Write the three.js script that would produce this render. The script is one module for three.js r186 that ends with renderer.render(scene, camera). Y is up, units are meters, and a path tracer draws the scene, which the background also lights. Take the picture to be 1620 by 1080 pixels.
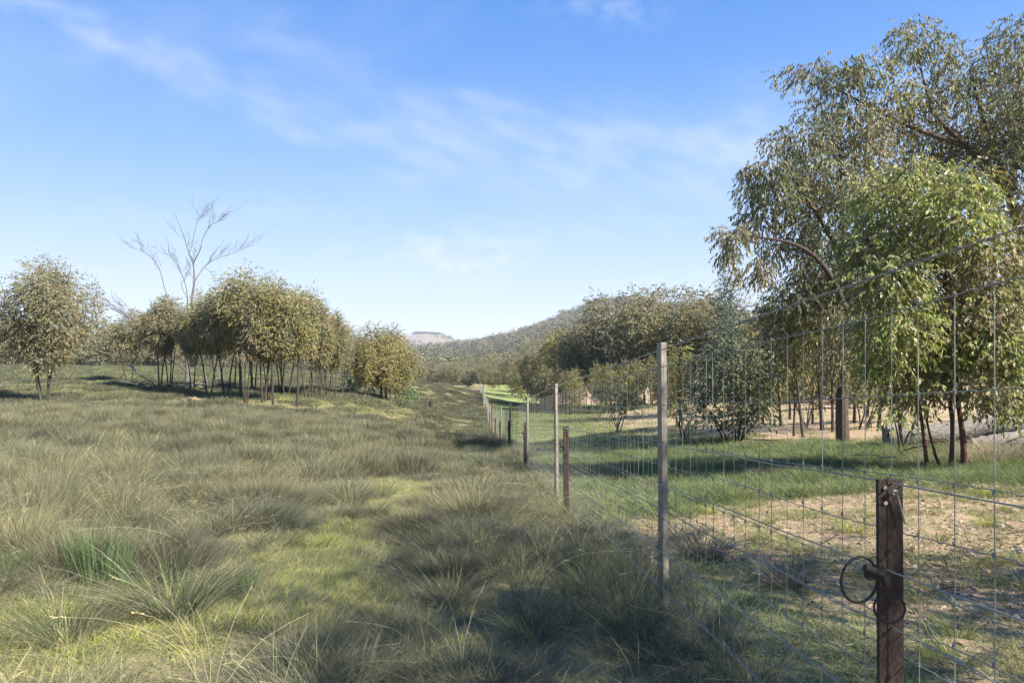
import * as THREE from 'three';
import { mergeGeometries } from 'three/addons/utils/BufferGeometryUtils.js';
import { createNoise2D, createNoise3D } from 'simplex-noise';

// ---------------------------------------------------------------- camera, sky, sun, exposure
const F = 1080, CX = 810, HY = 590, EYE = 1.7;                 // focal length in photo pixels, principal column, horizon row, eye height
const scene = new THREE.Scene();
const camera = new THREE.PerspectiveCamera(2 * Math.atan(540 / F) * 180 / Math.PI, 1.5, 0.05, 12000);
camera.position.set(0, EYE, 0);
camera.lookAt(0, EYE, -10);
camera.setViewOffset(1620, 1080, 0, 540 - HY, 1620, 1080);     // a small rise of the lens: verticals stay vertical

const renderer = new THREE.WebGLRenderer({ antialias: true });
renderer.setSize(1024, 682);
renderer.toneMapping = THREE.LinearToneMapping;
renderer.toneMappingExposure = 3.1;
renderer.shadowMap.enabled = true;

function mulberry(a) { return () => { a = (a + 0x6d2b79f5) | 0; let t = Math.imul(a ^ (a >>> 15), 1 | a); t = (t + Math.imul(t ^ (t >>> 7), 61 | t)) ^ t; return ((t ^ (t >>> 14)) >>> 0) / 4294967296; }; }
const n2 = createNoise2D(mulberry(11)), n3 = createNoise3D(mulberry(12));
const clamp = (x, a = 0, b = 1) => Math.min(b, Math.max(a, x)), lerp = (a, b, t) => a + (b - a) * t;
const sstep = (a, b, x) => { const t = clamp((x - a) / (b - a)); return t * t * (3 - 2 * t); };
function fbm(x, y, o = 4) { let s = 0, a = 0.5; for (let i = 0; i < o; i++) { s += a * n2(x, y); x = x * 2.03 + 7.1; y = y * 2.03 - 3.7; a *= 0.5; } return s; }
function fbm3(x, y, z, o = 4) { let s = 0, a = 0.5; for (let i = 0; i < o; i++) { s += a * n3(x, y, z); x = x * 2.03 + 7.1; y = y * 2.03 - 3.7; z = z * 2.03 + 1.3; a *= 0.5; } return s; }

const SUN = new THREE.Vector3(0.73, 0.63, 0.27).normalize();
const sun = new THREE.DirectionalLight(new THREE.Color(1.0, 0.92, 0.78), 5.0);
sun.position.copy(SUN).multiplyScalar(120); sun.target.position.set(0, 0, -20);
sun.castShadow = true; sun.shadow.mapSize.set(4096, 4096); sun.shadow.radius = 1.2;
Object.assign(sun.shadow.camera, { left: -90, right: 90, top: 70, bottom: -70, near: 1, far: 320 });
scene.add(sun, sun.target);

{ // the sky: clear blue paling to the horizon, thin cirrus
  const W = 4096, H = 2048, data = new Float32Array(W * H * 4), K = 0.385;
  const stops = [[-8, 0.68, 0.76, 0.88], [0, 0.80, 0.86, 0.94], [3, 0.73, 0.83, 0.95], [7, 0.58, 0.735, 0.94], [12, 0.385, 0.59, 0.91], [18, 0.22, 0.445, 0.86], [24, 0.135, 0.34, 0.80], [30, 0.085, 0.275, 0.74], [50, 0.055, 0.20, 0.62], [90, 0.045, 0.16, 0.52]];
  const spine = [[-250, -90], [40, 5], [200, 62], [340, 128], [470, 188], [620, 226], [760, 232], [920, 258], [1080, 262], [1230, 225], [1500, 190], [2000, 150]], spine2 = [[420, 60], [560, 130], [720, 178], [900, 190], [1080, 215], [1200, 208], [1500, 230]];
  const puffs = [[715, 410, 95, 34, 0.75], [800, 378, 90, 22, 0.45], [690, 385, 70, 18, 0.35], [960, 10, 90, 26, 0.4], [380, 335, 200, 22, 0.25], [980, 360, 160, 16, 0.25]];
  const near = (x, y, p) => { let b = 1e9; for (let k = 1; k < p.length; k++) { const [ax, ay] = p[k - 1], [bx, by] = p[k], l = (bx - ax) ** 2 + (by - ay) ** 2, t = clamp(((x - ax) * (bx - ax) + (y - ay) * (by - ay)) / l); b = Math.min(b, Math.hypot(x - lerp(ax, bx, t), y - lerp(ay, by, t))); } return b; };
  for (let r = 0; r < H; r++) {
    const up = ((r + 0.5) / H - 0.5) * Math.PI, sy = Math.sin(up), cy = Math.cos(up), e = up * 180 / Math.PI;
    let k = 0; while (k < stops.length - 2 && e > stops[k + 1][0]) k++;
    const t0 = clamp((e - stops[k][0]) / (stops[k + 1][0] - stops[k][0])), base = [1, 2, 3].map((c) => lerp(stops[k][c], stops[k + 1][c], t0));
    for (let c = 0; c < W; c++) {
      const ro = ((c + 0.5) / W - 0.5) * 2 * Math.PI, x = Math.cos(ro) * cy, z = Math.sin(ro) * cy;
      const cs = x * SUN.x + sy * SUN.y + z * SUN.z, glow = 0.16 * Math.exp(-(1 - cs) * 4) + 0.5 * Math.exp(-(1 - cs) * 60);
      let cl = 0;
      if (e > 0.3) { // cirrus on a high sheet, drawn out along the wind
        const q = 1 / (sy + 0.09), u = x * q, v = z * q, a = u * 0.80 + v * 0.60, b = -u * 0.60 + v * 0.80;
        const warp = fbm3(a * 0.5, b * 0.5, 3.3, 3) * 0.9, fine = 0.55 + 0.6 * fbm3(a * 1.1 + warp, b * 5.5 + warp * 2, 9.2, 4);
        cl = clamp(sstep(-0.05, 0.6, fbm3(a * 0.32 + 1.7, b * 0.85 + warp, 0.5, 4)) * fine * (z < -0.2 ? 0.18 : 0.4));
        if (z < -0.15) { // the streaks one sees ahead
          const hx = CX + F * x / -z, hy = HY - F * sy / -z, w = 40 * fbm(hx * 0.004, hy * 0.006, 3), st = clamp(0.45 + 0.9 * fbm(hx * 0.004 + hy * 0.0045 + 2, hy * 0.016 - hx * 0.006, 4) + 0.35 * fbm(hx * 0.012, hy * 0.012, 3));
          const d1 = near(hx, hy + w, spine), d2 = near(hx, hy + w, spine2), width = 22 + 40 * sstep(300, 900, hx);
          cl += 0.72 * (0.3 + 0.7 * st) * (0.62 * Math.exp(-((d1 / width) ** 2)) + 0.34 * Math.exp(-((d2 / 34) ** 2)) + 0.22 * Math.exp(-((d1 / 120) ** 2)));
          for (const [px, py, rx, ry, s] of puffs) { const g = Math.exp(-(((hx + w * 0.7 - px) / rx) ** 2) - (((hy + w * 0.5 - py) / ry) ** 2)); if (g > 0.01) cl += s * g * clamp(0.5 + 1.1 * fbm(hx * 0.016, hy * 0.026, 4)); }
        }
        cl = clamp(cl, 0, 1) * sstep(0.3, 4, e);
      }
      const o = (r * W + c) * 4, white = [0.86, 0.88, 0.95];
      for (let q = 0; q < 3; q++) data[o + q] = lerp(base[q], white[q], cl * 0.48) * (1 + glow) * K;
      data[o + 3] = 1;
    }
  }
  const sky = new THREE.DataTexture(data, W, H, THREE.RGBAFormat, THREE.FloatType);
  sky.mapping = THREE.EquirectangularReflectionMapping; sky.magFilter = sky.minFilter = THREE.LinearFilter; sky.wrapS = THREE.RepeatWrapping;
  sky.colorSpace = THREE.LinearSRGBColorSpace; sky.needsUpdate = true;
  scene.background = sky; scene.environment = sky;
}
scene.fog = new THREE.FogExp2(new THREE.Color(0.80, 0.87, 1.0), 0.00016);

// ---------------------------------------------------------------- helpers
const V = (x, y, z) => new THREE.Vector3(x, y, z);
const at = (px, py, d) => V((px - CX) / F * d, EYE + (HY - py) / F * d, -d);
const colX = (px, d) => (px - CX) / F * d;
const taken = new Map();
function numbered(n) { const k = taken.get(n) ?? 0; taken.set(n, k + 1); return k ? n + '_' + String(k).padStart(3, '0') : n; }
function tag(o, label, category, group, kind) { o.userData = { label, category }; if (group) o.userData.group = group; if (kind) o.userData.kind = kind; return o; }
function shade(o) { o.traverse((m) => { if (m.isMesh) { m.castShadow = true; m.receiveShadow = true; } }); return o; }
function put(o, name) { o.name = numbered(name); scene.add(o); shade(o); return o; }
function part(name, geometry, material, parent) { const m = new THREE.Mesh(geometry, material); m.name = name; m.castShadow = m.receiveShadow = true; parent.add(m); return m; }
function thing(name, label, category, p, turn = 0, group) { const g = new THREE.Group(); g.name = numbered(name); scene.add(g); if (p) g.position.copy(p); g.rotation.y = turn; return tag(g, label, category, group); }
function dup(src, name, p, turn, scale, label, group) {
  const c = src.clone(); c.name = numbered(name); scene.add(c); c.position.copy(p); c.rotation.y = turn;
  if (typeof scale === 'number') c.scale.setScalar(scale); else c.scale.set(...scale);
  c.userData = { ...src.userData }; if (label) c.userData.label = label; if (group) c.userData.group = group; return c;
}

class Geo { // collects tubes and leaves into one geometry
  constructor() { this.p = []; this.n = []; this.c = []; this.u = []; this.i = []; }
  vert(x, y, z, nx, ny, nz, c, u = 0, v = 0) { this.p.push(x, y, z); this.n.push(nx, ny, nz); this.c.push(c[0], c[1], c[2]); this.u.push(u, v); return this.p.length / 3 - 1; }
  tube(pts, radii, col, seg = 6, cap = false) {
    const T = V(), N = V(1, 0, 0.13), B = V(); let prev = -1, run = 0;
    for (let k = 0; k < pts.length; k++) {
      T.copy(pts[Math.min(k + 1, pts.length - 1)]).sub(pts[Math.max(k - 1, 0)]).normalize();
      N.addScaledVector(T, -N.dot(T)); if (N.lengthSq() < 1e-6) N.set(T.y, -T.x, 0.1).addScaledVector(T, -N.dot(T)); N.normalize(); B.crossVectors(T, N);
      if (k) run += pts[k].distanceTo(pts[k - 1]);
      const r = radii[k], first = this.p.length / 3, c = Array.isArray(col[0]) ? col[k] : col;
      for (let s = 0; s <= seg; s++) {
        const a = s / seg * Math.PI * 2, ca = Math.cos(a), sa = Math.sin(a), nx = N.x * ca + B.x * sa, ny = N.y * ca + B.y * sa, nz = N.z * ca + B.z * sa;
        this.vert(pts[k].x + nx * r, pts[k].y + ny * r, pts[k].z + nz * r, nx, ny, nz, c, s / seg, run);
      }
      if (prev >= 0) for (let s = 0; s < seg; s++) this.i.push(prev + s, prev + s + 1, first + s, first + s, prev + s + 1, first + s + 1);
      if (cap && (k === 0 || k === pts.length - 1)) {
        const sg = k ? 1 : -1, cc = this.vert(pts[k].x, pts[k].y, pts[k].z, T.x * sg, T.y * sg, T.z * sg, c), f2 = this.p.length / 3;
        for (let s = 0; s <= seg; s++) { const a = s / seg * Math.PI * 2, ca = Math.cos(a), sa = Math.sin(a); this.vert(pts[k].x + (N.x * ca + B.x * sa) * r, pts[k].y + (N.y * ca + B.y * sa) * r, pts[k].z + (N.z * ca + B.z * sa) * r, T.x * sg, T.y * sg, T.z * sg, c); }
        for (let s = 0; s < seg; s++) { if (k) this.i.push(cc, f2 + s, f2 + s + 1); else this.i.push(cc, f2 + s + 1, f2 + s); }
      }
      prev = first;
    }
  }
  leaf(x, y, z, dx, dy, dz, sx, sy, sz, len, wid, c) { // a diamond from a stalk point along d, broad along s
    const nx = dy * sz - dz * sy, ny = dz * sx - dx * sz, nz = dx * sy - dy * sx, w = wid / 2, m = len * 0.42;
    const a = this.vert(x, y, z, nx, ny, nz, c);
    this.vert(x + dx * m + sx * w, y + dy * m + sy * w, z + dz * m + sz * w, nx, ny, nz, c);
    this.vert(x + dx * len, y + dy * len, z + dz * len, nx, ny, nz, c);
    this.vert(x + dx * m - sx * w, y + dy * m - sy * w, z + dz * m - sz * w, nx, ny, nz, c);
    this.i.push(a, a + 2, a + 1, a, a + 3, a + 2);
  }
  build() {
    const g = new THREE.BufferGeometry();
    g.setAttribute('position', new THREE.Float32BufferAttribute(this.p, 3)); g.setAttribute('normal', new THREE.Float32BufferAttribute(this.n, 3));
    g.setAttribute('color', new THREE.Float32BufferAttribute(this.c, 3)); g.setAttribute('uv', new THREE.Float32BufferAttribute(this.u, 2));
    g.setIndex(this.i); return g;
  }
}
function tex(size, fn, srgb = false, rep = true, sizeY = size) {
  const d = new Uint8Array(size * sizeY * 4);
  for (let y = 0; y < sizeY; y++) for (let x = 0; x < size; x++) { const c = fn(x / size, y / sizeY, x, y), o = (y * size + x) * 4; for (let k = 0; k < 3; k++) { let v = clamp(c[k]); if (srgb) v = v <= 0.0031308 ? v * 12.92 : 1.055 * Math.pow(v, 1 / 2.4) - 0.055; d[o + k] = v * 255; } d[o + 3] = 255; }
  const t = new THREE.DataTexture(d, size, sizeY); t.magFilter = THREE.LinearFilter; t.minFilter = THREE.LinearFilter;
  if (rep) t.wrapS = t.wrapT = THREE.RepeatWrapping; if (srgb) t.colorSpace = THREE.SRGBColorSpace; t.needsUpdate = true; return t;
}
const curve = (pts, n, tension = 0.5) => new THREE.CatmullRomCurve3(pts, false, 'catmullrom', tension).getPoints(n);

// ---------------------------------------------------------------- terrain
const fenceTop = [[0, 1.25], [42, 1.28 - 0.0546 * 42], [46, -1.38], [55, -1.94], [62, -2.3], [80, -3.3], [95, -4.1], [115, -5.3], [150, -7.6]];
function fenceX(d) { if (d <= 42) return 1.28 - 0.0546 * d; for (let k = 2; k < fenceTop.length; k++) if (d <= fenceTop[k][0] || k === fenceTop.length - 1) { const [a, xa] = fenceTop[k - 1], [b, xb] = fenceTop[k]; return lerp(xa, xb, (d - a) / (b - a)); } }
const fenceGround = [[-8, -1.2], [0, -1.43], [1.68, -1.53], [4.73, -1.71], [10.9, -2.09], [17, -2.5], [25.5, -3.05], [33.6, -3.6], [41.8, -4.02], [52, -4.12], [62, -4.15], [80, -3.95], [95, -3.6], [115, -3.5], [150, -3.4]];
function fenceG(d) { const t = fenceGround; if (d <= t[0][0]) return t[0][1]; for (let k = 1; k < t.length; k++) if (d <= t[k][0]) { const [a, ga] = t[k - 1], [b, gb] = t[k]; return lerp(ga, gb, (d - a) / (b - a)); } return t[t.length - 1][1]; }
const ctrl = fenceGround.map(([d, g]) => [fenceX(d), d, g]);
for (const [px, d, g] of [[72, 38, -1.75], [430, 42, -1.85], [300, 46, -1.45], [510, 48, -1.85], [600, 56, -2.15], [295, 58, -1.0], [120, 60, -0.6], [650, 90, -1.5], [732, 95, -2.5], [560, 120, -0.9], [200, 120, 0.45], [0, 120, 1.05], [0, 200, 1.6], [300, 200, 0.6], [560, 200, -1.5], [690, 160, -4], [790, 200, -3.6], [300, 20, -1.75], [0, 20, -1.6], [500, 24, -2.05], [640, 26, -2.35], [100, 28, -1.7], [978, 32, -2.75], [1160, 20, -2.0], [1335, 19, -1.9], [1510, 12.5, -1.72], [1600, 17, -1.75], [900, 75, -4.1], [850, 90, -4.2], [1050, 60, -2.9], [1300, 50, -2.3], [1620, 80, -2.0], [1200, 130, -2.6], [1000, 200, -3.2], [1500, 200, -2]]) ctrl.push([colX(px, d), d, g]);
for (const [x, d, g] of [[-15, -10, -1.45], [0, -12, -1.25], [15, -10, -1.2], [-15, 0, -1.5], [-4, 5, -1.62], [-8, 8, -1.66], [15, 4, -1.4], [30, 20, -1.5], [42, 55, -1.7], [6, 5, -1.6], [-40, 10, -1.4], [-70, 60, 0.2]]) ctrl.push([x, d, g]);
const S = 1 / 50, U = (r2) => (r2 > 1e-12 ? 0.5 * r2 * Math.log(r2) : 0);
const tps = (() => {
  const n = ctrl.length, N = n + 3, A = Array.from({ length: N }, () => new Float64Array(N + 1));
  for (let i = 0; i < n; i++) {
    for (let j = 0; j < n; j++) A[i][j] = U(((ctrl[i][0] - ctrl[j][0]) * S) ** 2 + ((ctrl[i][1] - ctrl[j][1]) * S) ** 2) + (i === j ? 0.0004 : 0);
    A[i][n] = A[n][i] = 1; A[i][n + 1] = A[n + 1][i] = ctrl[i][0] * S; A[i][n + 2] = A[n + 2][i] = ctrl[i][1] * S; A[i][N] = ctrl[i][2];
  }
  for (let c = 0; c < N; c++) {
    let p = c; for (let r = c + 1; r < N; r++) if (Math.abs(A[r][c]) > Math.abs(A[p][c])) p = r;
    [A[c], A[p]] = [A[p], A[c]];
    for (let r = 0; r < N; r++) if (r !== c) { const f = A[r][c] / A[c][c]; if (f) for (let k = c; k <= N; k++) A[r][k] -= f * A[c][k]; }
  }
  return A.map((r, i) => r[N] / r[i]);
})();
function smoothG(x, d) {
  const cx = clamp(x, -120, 60), cd = clamp(d, -14, 205), n = ctrl.length; let s = tps[n] + tps[n + 1] * cx * S + tps[n + 2] * cd * S;
  for (let i = 0; i < n; i++) s += tps[i] * U(((cx - ctrl[i][0]) * S) ** 2 + ((cd - ctrl[i][1]) * S) ** 2);
  return s;
}
function groundY(x, z) {
  const d = -z, f = Math.abs(x - fenceX(clamp(d, 0, 150)));
  const bump = (0.10 * fbm(x * 0.35, d * 0.35, 3) + 0.035 * fbm(x * 1.7 + 5, d * 1.7, 3)) * lerp(0.35, 1, sstep(0.3, 2.5, f));
  return EYE + smoothG(x, d) + bump;
}
const onGround = (px, d, dip = 0) => { const x = colX(px, d); return V(x, groundY(x, -d) - dip, -d); };

// what covers the ground at a place
const trackPts = [[-2.2, 14], [-2.05, 10.5], [-1.75, 8], [-1.62, 6.4], [-1.7, 5.2], [-2.05, 4.65], [-2.8, 4.45], [-3.6, 4.1], [-5, 3.6]];
function segDist(x, y, pts) { let best = 1e9; for (let k = 1; k < pts.length; k++) { const [ax, ay] = pts[k - 1], [bx, by] = pts[k], l = (bx - ax) ** 2 + (by - ay) ** 2, t = clamp(((x - ax) * (bx - ax) + (y - ay) * (by - ay)) / l); best = Math.min(best, Math.hypot(x - lerp(ax, bx, t), y - lerp(ay, by, t))); } return best; }
function cover(x, d) { // {tall, green, bare}, each 0..1
  const side = x - fenceX(clamp(d, 0, 150)), wob = fbm(x * 0.6 + 3, d * 0.6, 3);
  if (side < 0.25) {
    const tr = segDist(x, d, trackPts), wide = 0.12 * sstep(9, 6, d), track = (1 - sstep(0.44 + wide, 0.84 + wide, tr + wob * 0.55)) * (0.85 + 0.3 * clamp(0.5 + 1.4 * fbm(x * 2.4 + 8, d * 1.6, 2)));
    const open = Math.max(1 - sstep(0.35, 0.7, Math.hypot((x + 0.05) / 1.1, (d - 4.0) / 0.5) * 0.6 + wob * 0.3), (sstep(0.16, 0.42, fbm(x * 0.17 + 20, d * 0.17, 3)) * sstep(14, 24, d)), 0.75 * sstep(0.25, 0.45, fbm(x * 0.5 + 40, d * 0.5, 2)) * sstep(5, 8, d));
    const grove = 1 - sstep(0.7, 1.25, Math.hypot((x + 17) / 13, (d - 45) / 6) + wob * 0.3);
    const far = sstep(52, 70, d) * sstep(-18, -30, x);
    return { tall: clamp((1 - 0.96 * clamp(track)) * (1 - 0.85 * open) * (1 - 0.75 * grove) * (1 - 0.8 * far)), green: clamp(track + 0.45 * grove + 0.75 * far + 0.1 + 0.4 * sstep(0.0, 0.35, fbm(x * 0.4 + 60, d * 0.4, 2))), bare: 0.3 * open * (1 - track) + 0.35 * grove, track };
  }
  const edge = 1 - sstep(0.3, 1.1, side + wob * 0.5);
  const tan1 = (1 - sstep(0.6, 1.25, Math.hypot((x - 5.2) / 4.4, (d - 8.0) / 2.7) + wob * 0.35)), tanN = sstep(1.0, 2.0, side + wob * 0.7) * (1 - sstep(7.5, 10, d));
  const back = sstep(16.5, 19.5, d + wob * 2) * sstep(3.5, 8, x - d * 0.02 + wob * 2) * (1 - sstep(60, 90, d) * (1 - sstep(9, 15, x + 0.05 * d)));
  const bare = clamp(Math.max(tan1, tanN, back));
  const past = sstep(14, 22, d) * (1 - back) * (1 - sstep(9, 15, x + 0.05 * d));
  return { tall: clamp(edge * (1 - sstep(22, 40, d) * 0.6)), green: clamp((1 - bare) * (0.55 + 0.45 * past + 0.4 * wob)), bare, track: 0, right: true, past };
}
{
  const NX = 250, ND = 270, nearR = [-17, 15, -3, 29];
  const pos = [], uv = [], uv1 = [], col = [], idxN = [], idxF = [];
  const sx = (t) => Math.sinh(t * 4.6) / Math.sinh(4.6) * 420, sd = (t) => -35 + Math.sinh((t) * 4.4) / Math.sinh(4.4) * 700;
  const xs = Array.from({ length: NX }, (_, i) => sx(i / (NX - 1) * 2 - 1)), ds = [];
  for (let j = 0; j < ND; j++) { const t = j / (ND - 1); ds.push(t < 0.1 ? lerp(-35, 0, t / 0.1) : Math.sinh((t - 0.1) / 0.9 * 4.6) / Math.sinh(4.6) * 700); }
  for (const d of ds) for (const x of xs) { pos.push(x, groundY(x, -d), -d); uv.push((x - nearR[0]) / 32, (d - nearR[2]) / 32); uv1.push((x + 130) / 260, (d + 40) / 260); }
  for (let j = 0; j < ND - 1; j++) for (let i = 0; i < NX - 1; i++) {
    const a = j * NX + i, b = a + 1, c = a + NX, e = c + 1, near = xs[i] > nearR[0] && xs[i + 1] < nearR[1] && ds[j] > nearR[2] && ds[j + 1] < nearR[3];
    (near ? idxN : idxF).push(a, b, c, b, e, c);
  }
  const g = new THREE.BufferGeometry();
  g.setAttribute('position', new THREE.Float32BufferAttribute(pos, 3)); g.setAttribute('uv', new THREE.Float32BufferAttribute(uv, 2)); g.setAttribute('uv1', new THREE.Float32BufferAttribute(uv1, 2));
  g.setIndex([...idxN, ...idxF]); g.addGroup(0, idxN.length, 0); g.addGroup(idxN.length, idxF.length, 1); g.computeVertexNormals();
  const mixc = (a, b, t) => [0, 1, 2].map((k) => lerp(a[k], b[k], t));
  const straw = [0.25, 0.215, 0.105], litter = [0.12, 0.09, 0.05], moss = [0.15, 0.19, 0.04], lime = [0.26, 0.29, 0.032], past = [0.17, 0.215, 0.045], earth = [0.40, 0.27, 0.175], pebble = [0.38, 0.33, 0.27];
  const rnd = mulberry(5);
  const ground = (x, d, fine) => {
    const k = cover(x, d), g1 = fbm(x * 2.2, d * 2.2, 3), g2 = fine ? fbm(x * 9, d * 9, 3) : 0, sp = fine ? n2(x * 31, d * 31) : 0, r = rnd();
    let c = mixc(straw, litter, clamp(0.45 + g1 * 0.7 + g2 * 0.5));
    c = mixc(c, k.track > 0.3 ? lime : k.past > 0.4 ? past : moss, clamp(k.green * (0.8 + g2 * 0.8 + g1 * 0.6)));
    if (k.bare > 0) {
      let e = mixc(earth, straw, clamp(0.35 + g1 * 0.6)); e = mixc(e, litter, clamp(g2 * 0.9 + 0.12)); if (fine && sp > 0.72) e = mixc(e, pebble, 0.8); if (fine && r > 0.93) e = mixc(e, litter, 0.6);
      c = mixc(c, e, clamp(k.bare * 1.1));
    }
    const v = 0.85 + 0.3 * r; return c.map((q) => q * v);
  };
  const nearT = tex(2048, (u, v) => ground(nearR[0] + u * 32, nearR[2] + v * 32, true), true);
  const farT = tex(1024, (u, v) => ground(-130 + u * 260, -40 + v * 260, false), true, false); farT.channel = 1;
  const bumpT = tex(1024, (u, v) => { const x = u * 8, y = v * 8, b = 0.5 + 0.35 * fbm(x * 6, y * 6, 4) + 0.2 * n2(x * 60, y * 60); return [b, b, b]; }); bumpT.repeat.set(4, 4);
  const mN = new THREE.MeshStandardMaterial({ map: nearT, bumpMap: bumpT, bumpScale: 0.03, roughness: 1 }), mF = new THREE.MeshStandardMaterial({ map: farT, roughness: 1 });
  const m = new THREE.Mesh(g, [mN, mF]); put(m, 'ground'); tag(m, 'uneven paddock ground of short grass and pinkish bare earth', 'ground', null, 'structure');
}

// ---------------------------------------------------------------- hills
function crestAt(list, px) { for (let k = 1; k < list.length; k++) if (px <= list[k][0]) { const [a, ya] = list[k - 1], [b, yb] = list[k], t = clamp((px - a) / (b - a)); return lerp(ya, yb, t * t * (3 - 2 * t) * 0.5 + t * 0.5); } return list[list.length - 1][1]; }
const ridge = [[-400, 588], [300, 584], [500, 576], [640, 563], [700, 559], [740, 555], [800, 541], [850, 527], [900, 507], [945, 486], [985, 482], [1050, 492], [1150, 510], [1300, 530], [1620, 550], [2200, 570]];
const farCrest = [[200, 575], [480, 552], [600, 537], [640, 532], [665, 529], [700, 532], [740, 543], [800, 553], [950, 570], [1300, 580]];
function ridgeY(px, r) { const c = EYE + (HY - crestAt(ridge, px)) / F * 1300, t = clamp((r - 190) / (1300 - 190)); return r <= 1300 ? lerp(-3.4 - 2.5 * sstep(0, 0.05, t), c, Math.pow(t, 1.35)) + 5 * fbm(px * 0.008, r * 0.006, 3) * sstep(0.05, 0.4, t) : c - (r - 1300) * 0.25; }
function farY(px, r) { const c = EYE + (HY - crestAt(farCrest, px)) / F * 2700; return r <= 2700 ? lerp(-10, c, sstep(1500, 2700, r)) + 4 * fbm(px * 0.02, r * 0.003, 2) : c - (r - 2700) * 0.2; }
function hill(name, label, fn, p0, p1, np, rs, color) {
  const pos = [], uv = [], idx = [];
  for (const r of rs) for (let i = 0; i < np; i++) { const px = lerp(p0, p1, i / (np - 1)); pos.push(colX(px, r), fn(px, r), -r); uv.push(colX(px, r) / 60, r / 60); }
  for (let j = 0; j < rs.length - 1; j++) for (let i = 0; i < np - 1; i++) { const a = j * np + i; idx.push(a, a + 1, a + np, a + 1, a + np + 1, a + np); }
  const g = new THREE.BufferGeometry(); g.setAttribute('position', new THREE.Float32BufferAttribute(pos, 3)); g.setAttribute('uv', new THREE.Float32BufferAttribute(uv, 2)); g.setIndex(idx); g.computeVertexNormals();
  const t = tex(256, (u, v) => { const b = 1 + 0.35 * fbm(u * 7, v * 7, 4) + 0.25 * n2(u * 60, v * 60); return color.map((c) => c * b); }, true);
  const m = new THREE.Mesh(g, new THREE.MeshStandardMaterial({ map: t, roughness: 1 })); put(m, name); return tag(m, label, 'hill', null, 'structure');
}
const steps = (a, b, n, p = 1) => Array.from({ length: n }, (_, i) => a + (b - a) * Math.pow(i / (n - 1), p));
hill('wooded_hill', 'long hillside covered in grey green bush rising behind the paddock', ridgeY, -400, 2200, 140, [...steps(185, 1300, 40, 1.6), 1400, 1600], [0.11, 0.105, 0.06]);
hill('bare_hill', 'far pinkish brown grassy hill with a few trees along its crest', farY, 200, 1300, 120, [...steps(1500, 2700, 24), 2900, 3200], [0.185, 0.14, 0.105]);

// ---------------------------------------------------------------- materials
const barkT = tex(128, (u, v) => { const b = 0.72 + 0.5 * fbm(u * 9, v * 3, 4) + 0.25 * n2(u * 40, v * 9); return [b, b, b]; }); barkT.repeat.set(2, 1.3);
const barkB = tex(128, (u, v) => { const b = 0.5 + 0.5 * fbm(u * 10, v * 3, 4); return [b, b, b]; }); barkB.repeat.set(2, 1.3);
const barkM = new THREE.MeshStandardMaterial({ vertexColors: true, map: barkT, bumpMap: barkB, bumpScale: 0.02, roughness: 0.95 });
const leafM = new THREE.MeshPhysicalMaterial({ vertexColors: true, roughness: 1, transmission: 0.4, thickness: 0, clearcoat: 0.35, clearcoatRoughness: 0.38, side: THREE.DoubleSide });
const farLeafM = new THREE.MeshStandardMaterial({ vertexColors: true, roughness: 0.85, side: THREE.DoubleSide });
const grassM = new THREE.MeshPhysicalMaterial({ vertexColors: true, roughness: 1, transmission: 0.3, thickness: 0, side: THREE.DoubleSide });
const galvT = tex(128, (u, v) => { const b = 0.75 + 0.35 * fbm(u * 8, v * 8, 4) + 0.15 * n2(u * 50, v * 50); return [b, b * 0.98, b * 0.94]; });
const galvM = new THREE.MeshStandardMaterial({ color: new THREE.Color(0.27, 0.25, 0.22), map: galvT, roughness: 0.55, metalness: 0.45 });
const wireM = new THREE.MeshStandardMaterial({ color: new THREE.Color(0.21, 0.215, 0.19), roughness: 0.6, metalness: 0.12 });
const rustT = tex(256, (u, v) => { const b = 0.6 + 0.7 * fbm(u * 9, v * 9, 4) + 0.35 * n2(u * 60, v * 60); return [0.040 * b + 0.009, 0.021 * b + 0.007, 0.016 * b + 0.007]; }, true);
const rustB = tex(256, (u, v) => { const b = 0.5 + 0.5 * fbm(u * 20, v * 12, 4); return [b, b, b]; });
const rustM = new THREE.MeshStandardMaterial({ map: rustT, bumpMap: rustB, bumpScale: 0.002, roughness: 0.85, metalness: 0.1 });
const redM = new THREE.MeshStandardMaterial({ map: rustT, color: new THREE.Color(2.6, 1.5, 1.3), roughness: 0.85 });
const blackM = new THREE.MeshStandardMaterial({ color: new THREE.Color(0.012, 0.013, 0.012), roughness: 0.8 });
const greenPostM = new THREE.MeshStandardMaterial({ color: new THREE.Color(0.10, 0.17, 0.10), map: galvT, roughness: 0.6, metalness: 0.2 });

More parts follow.
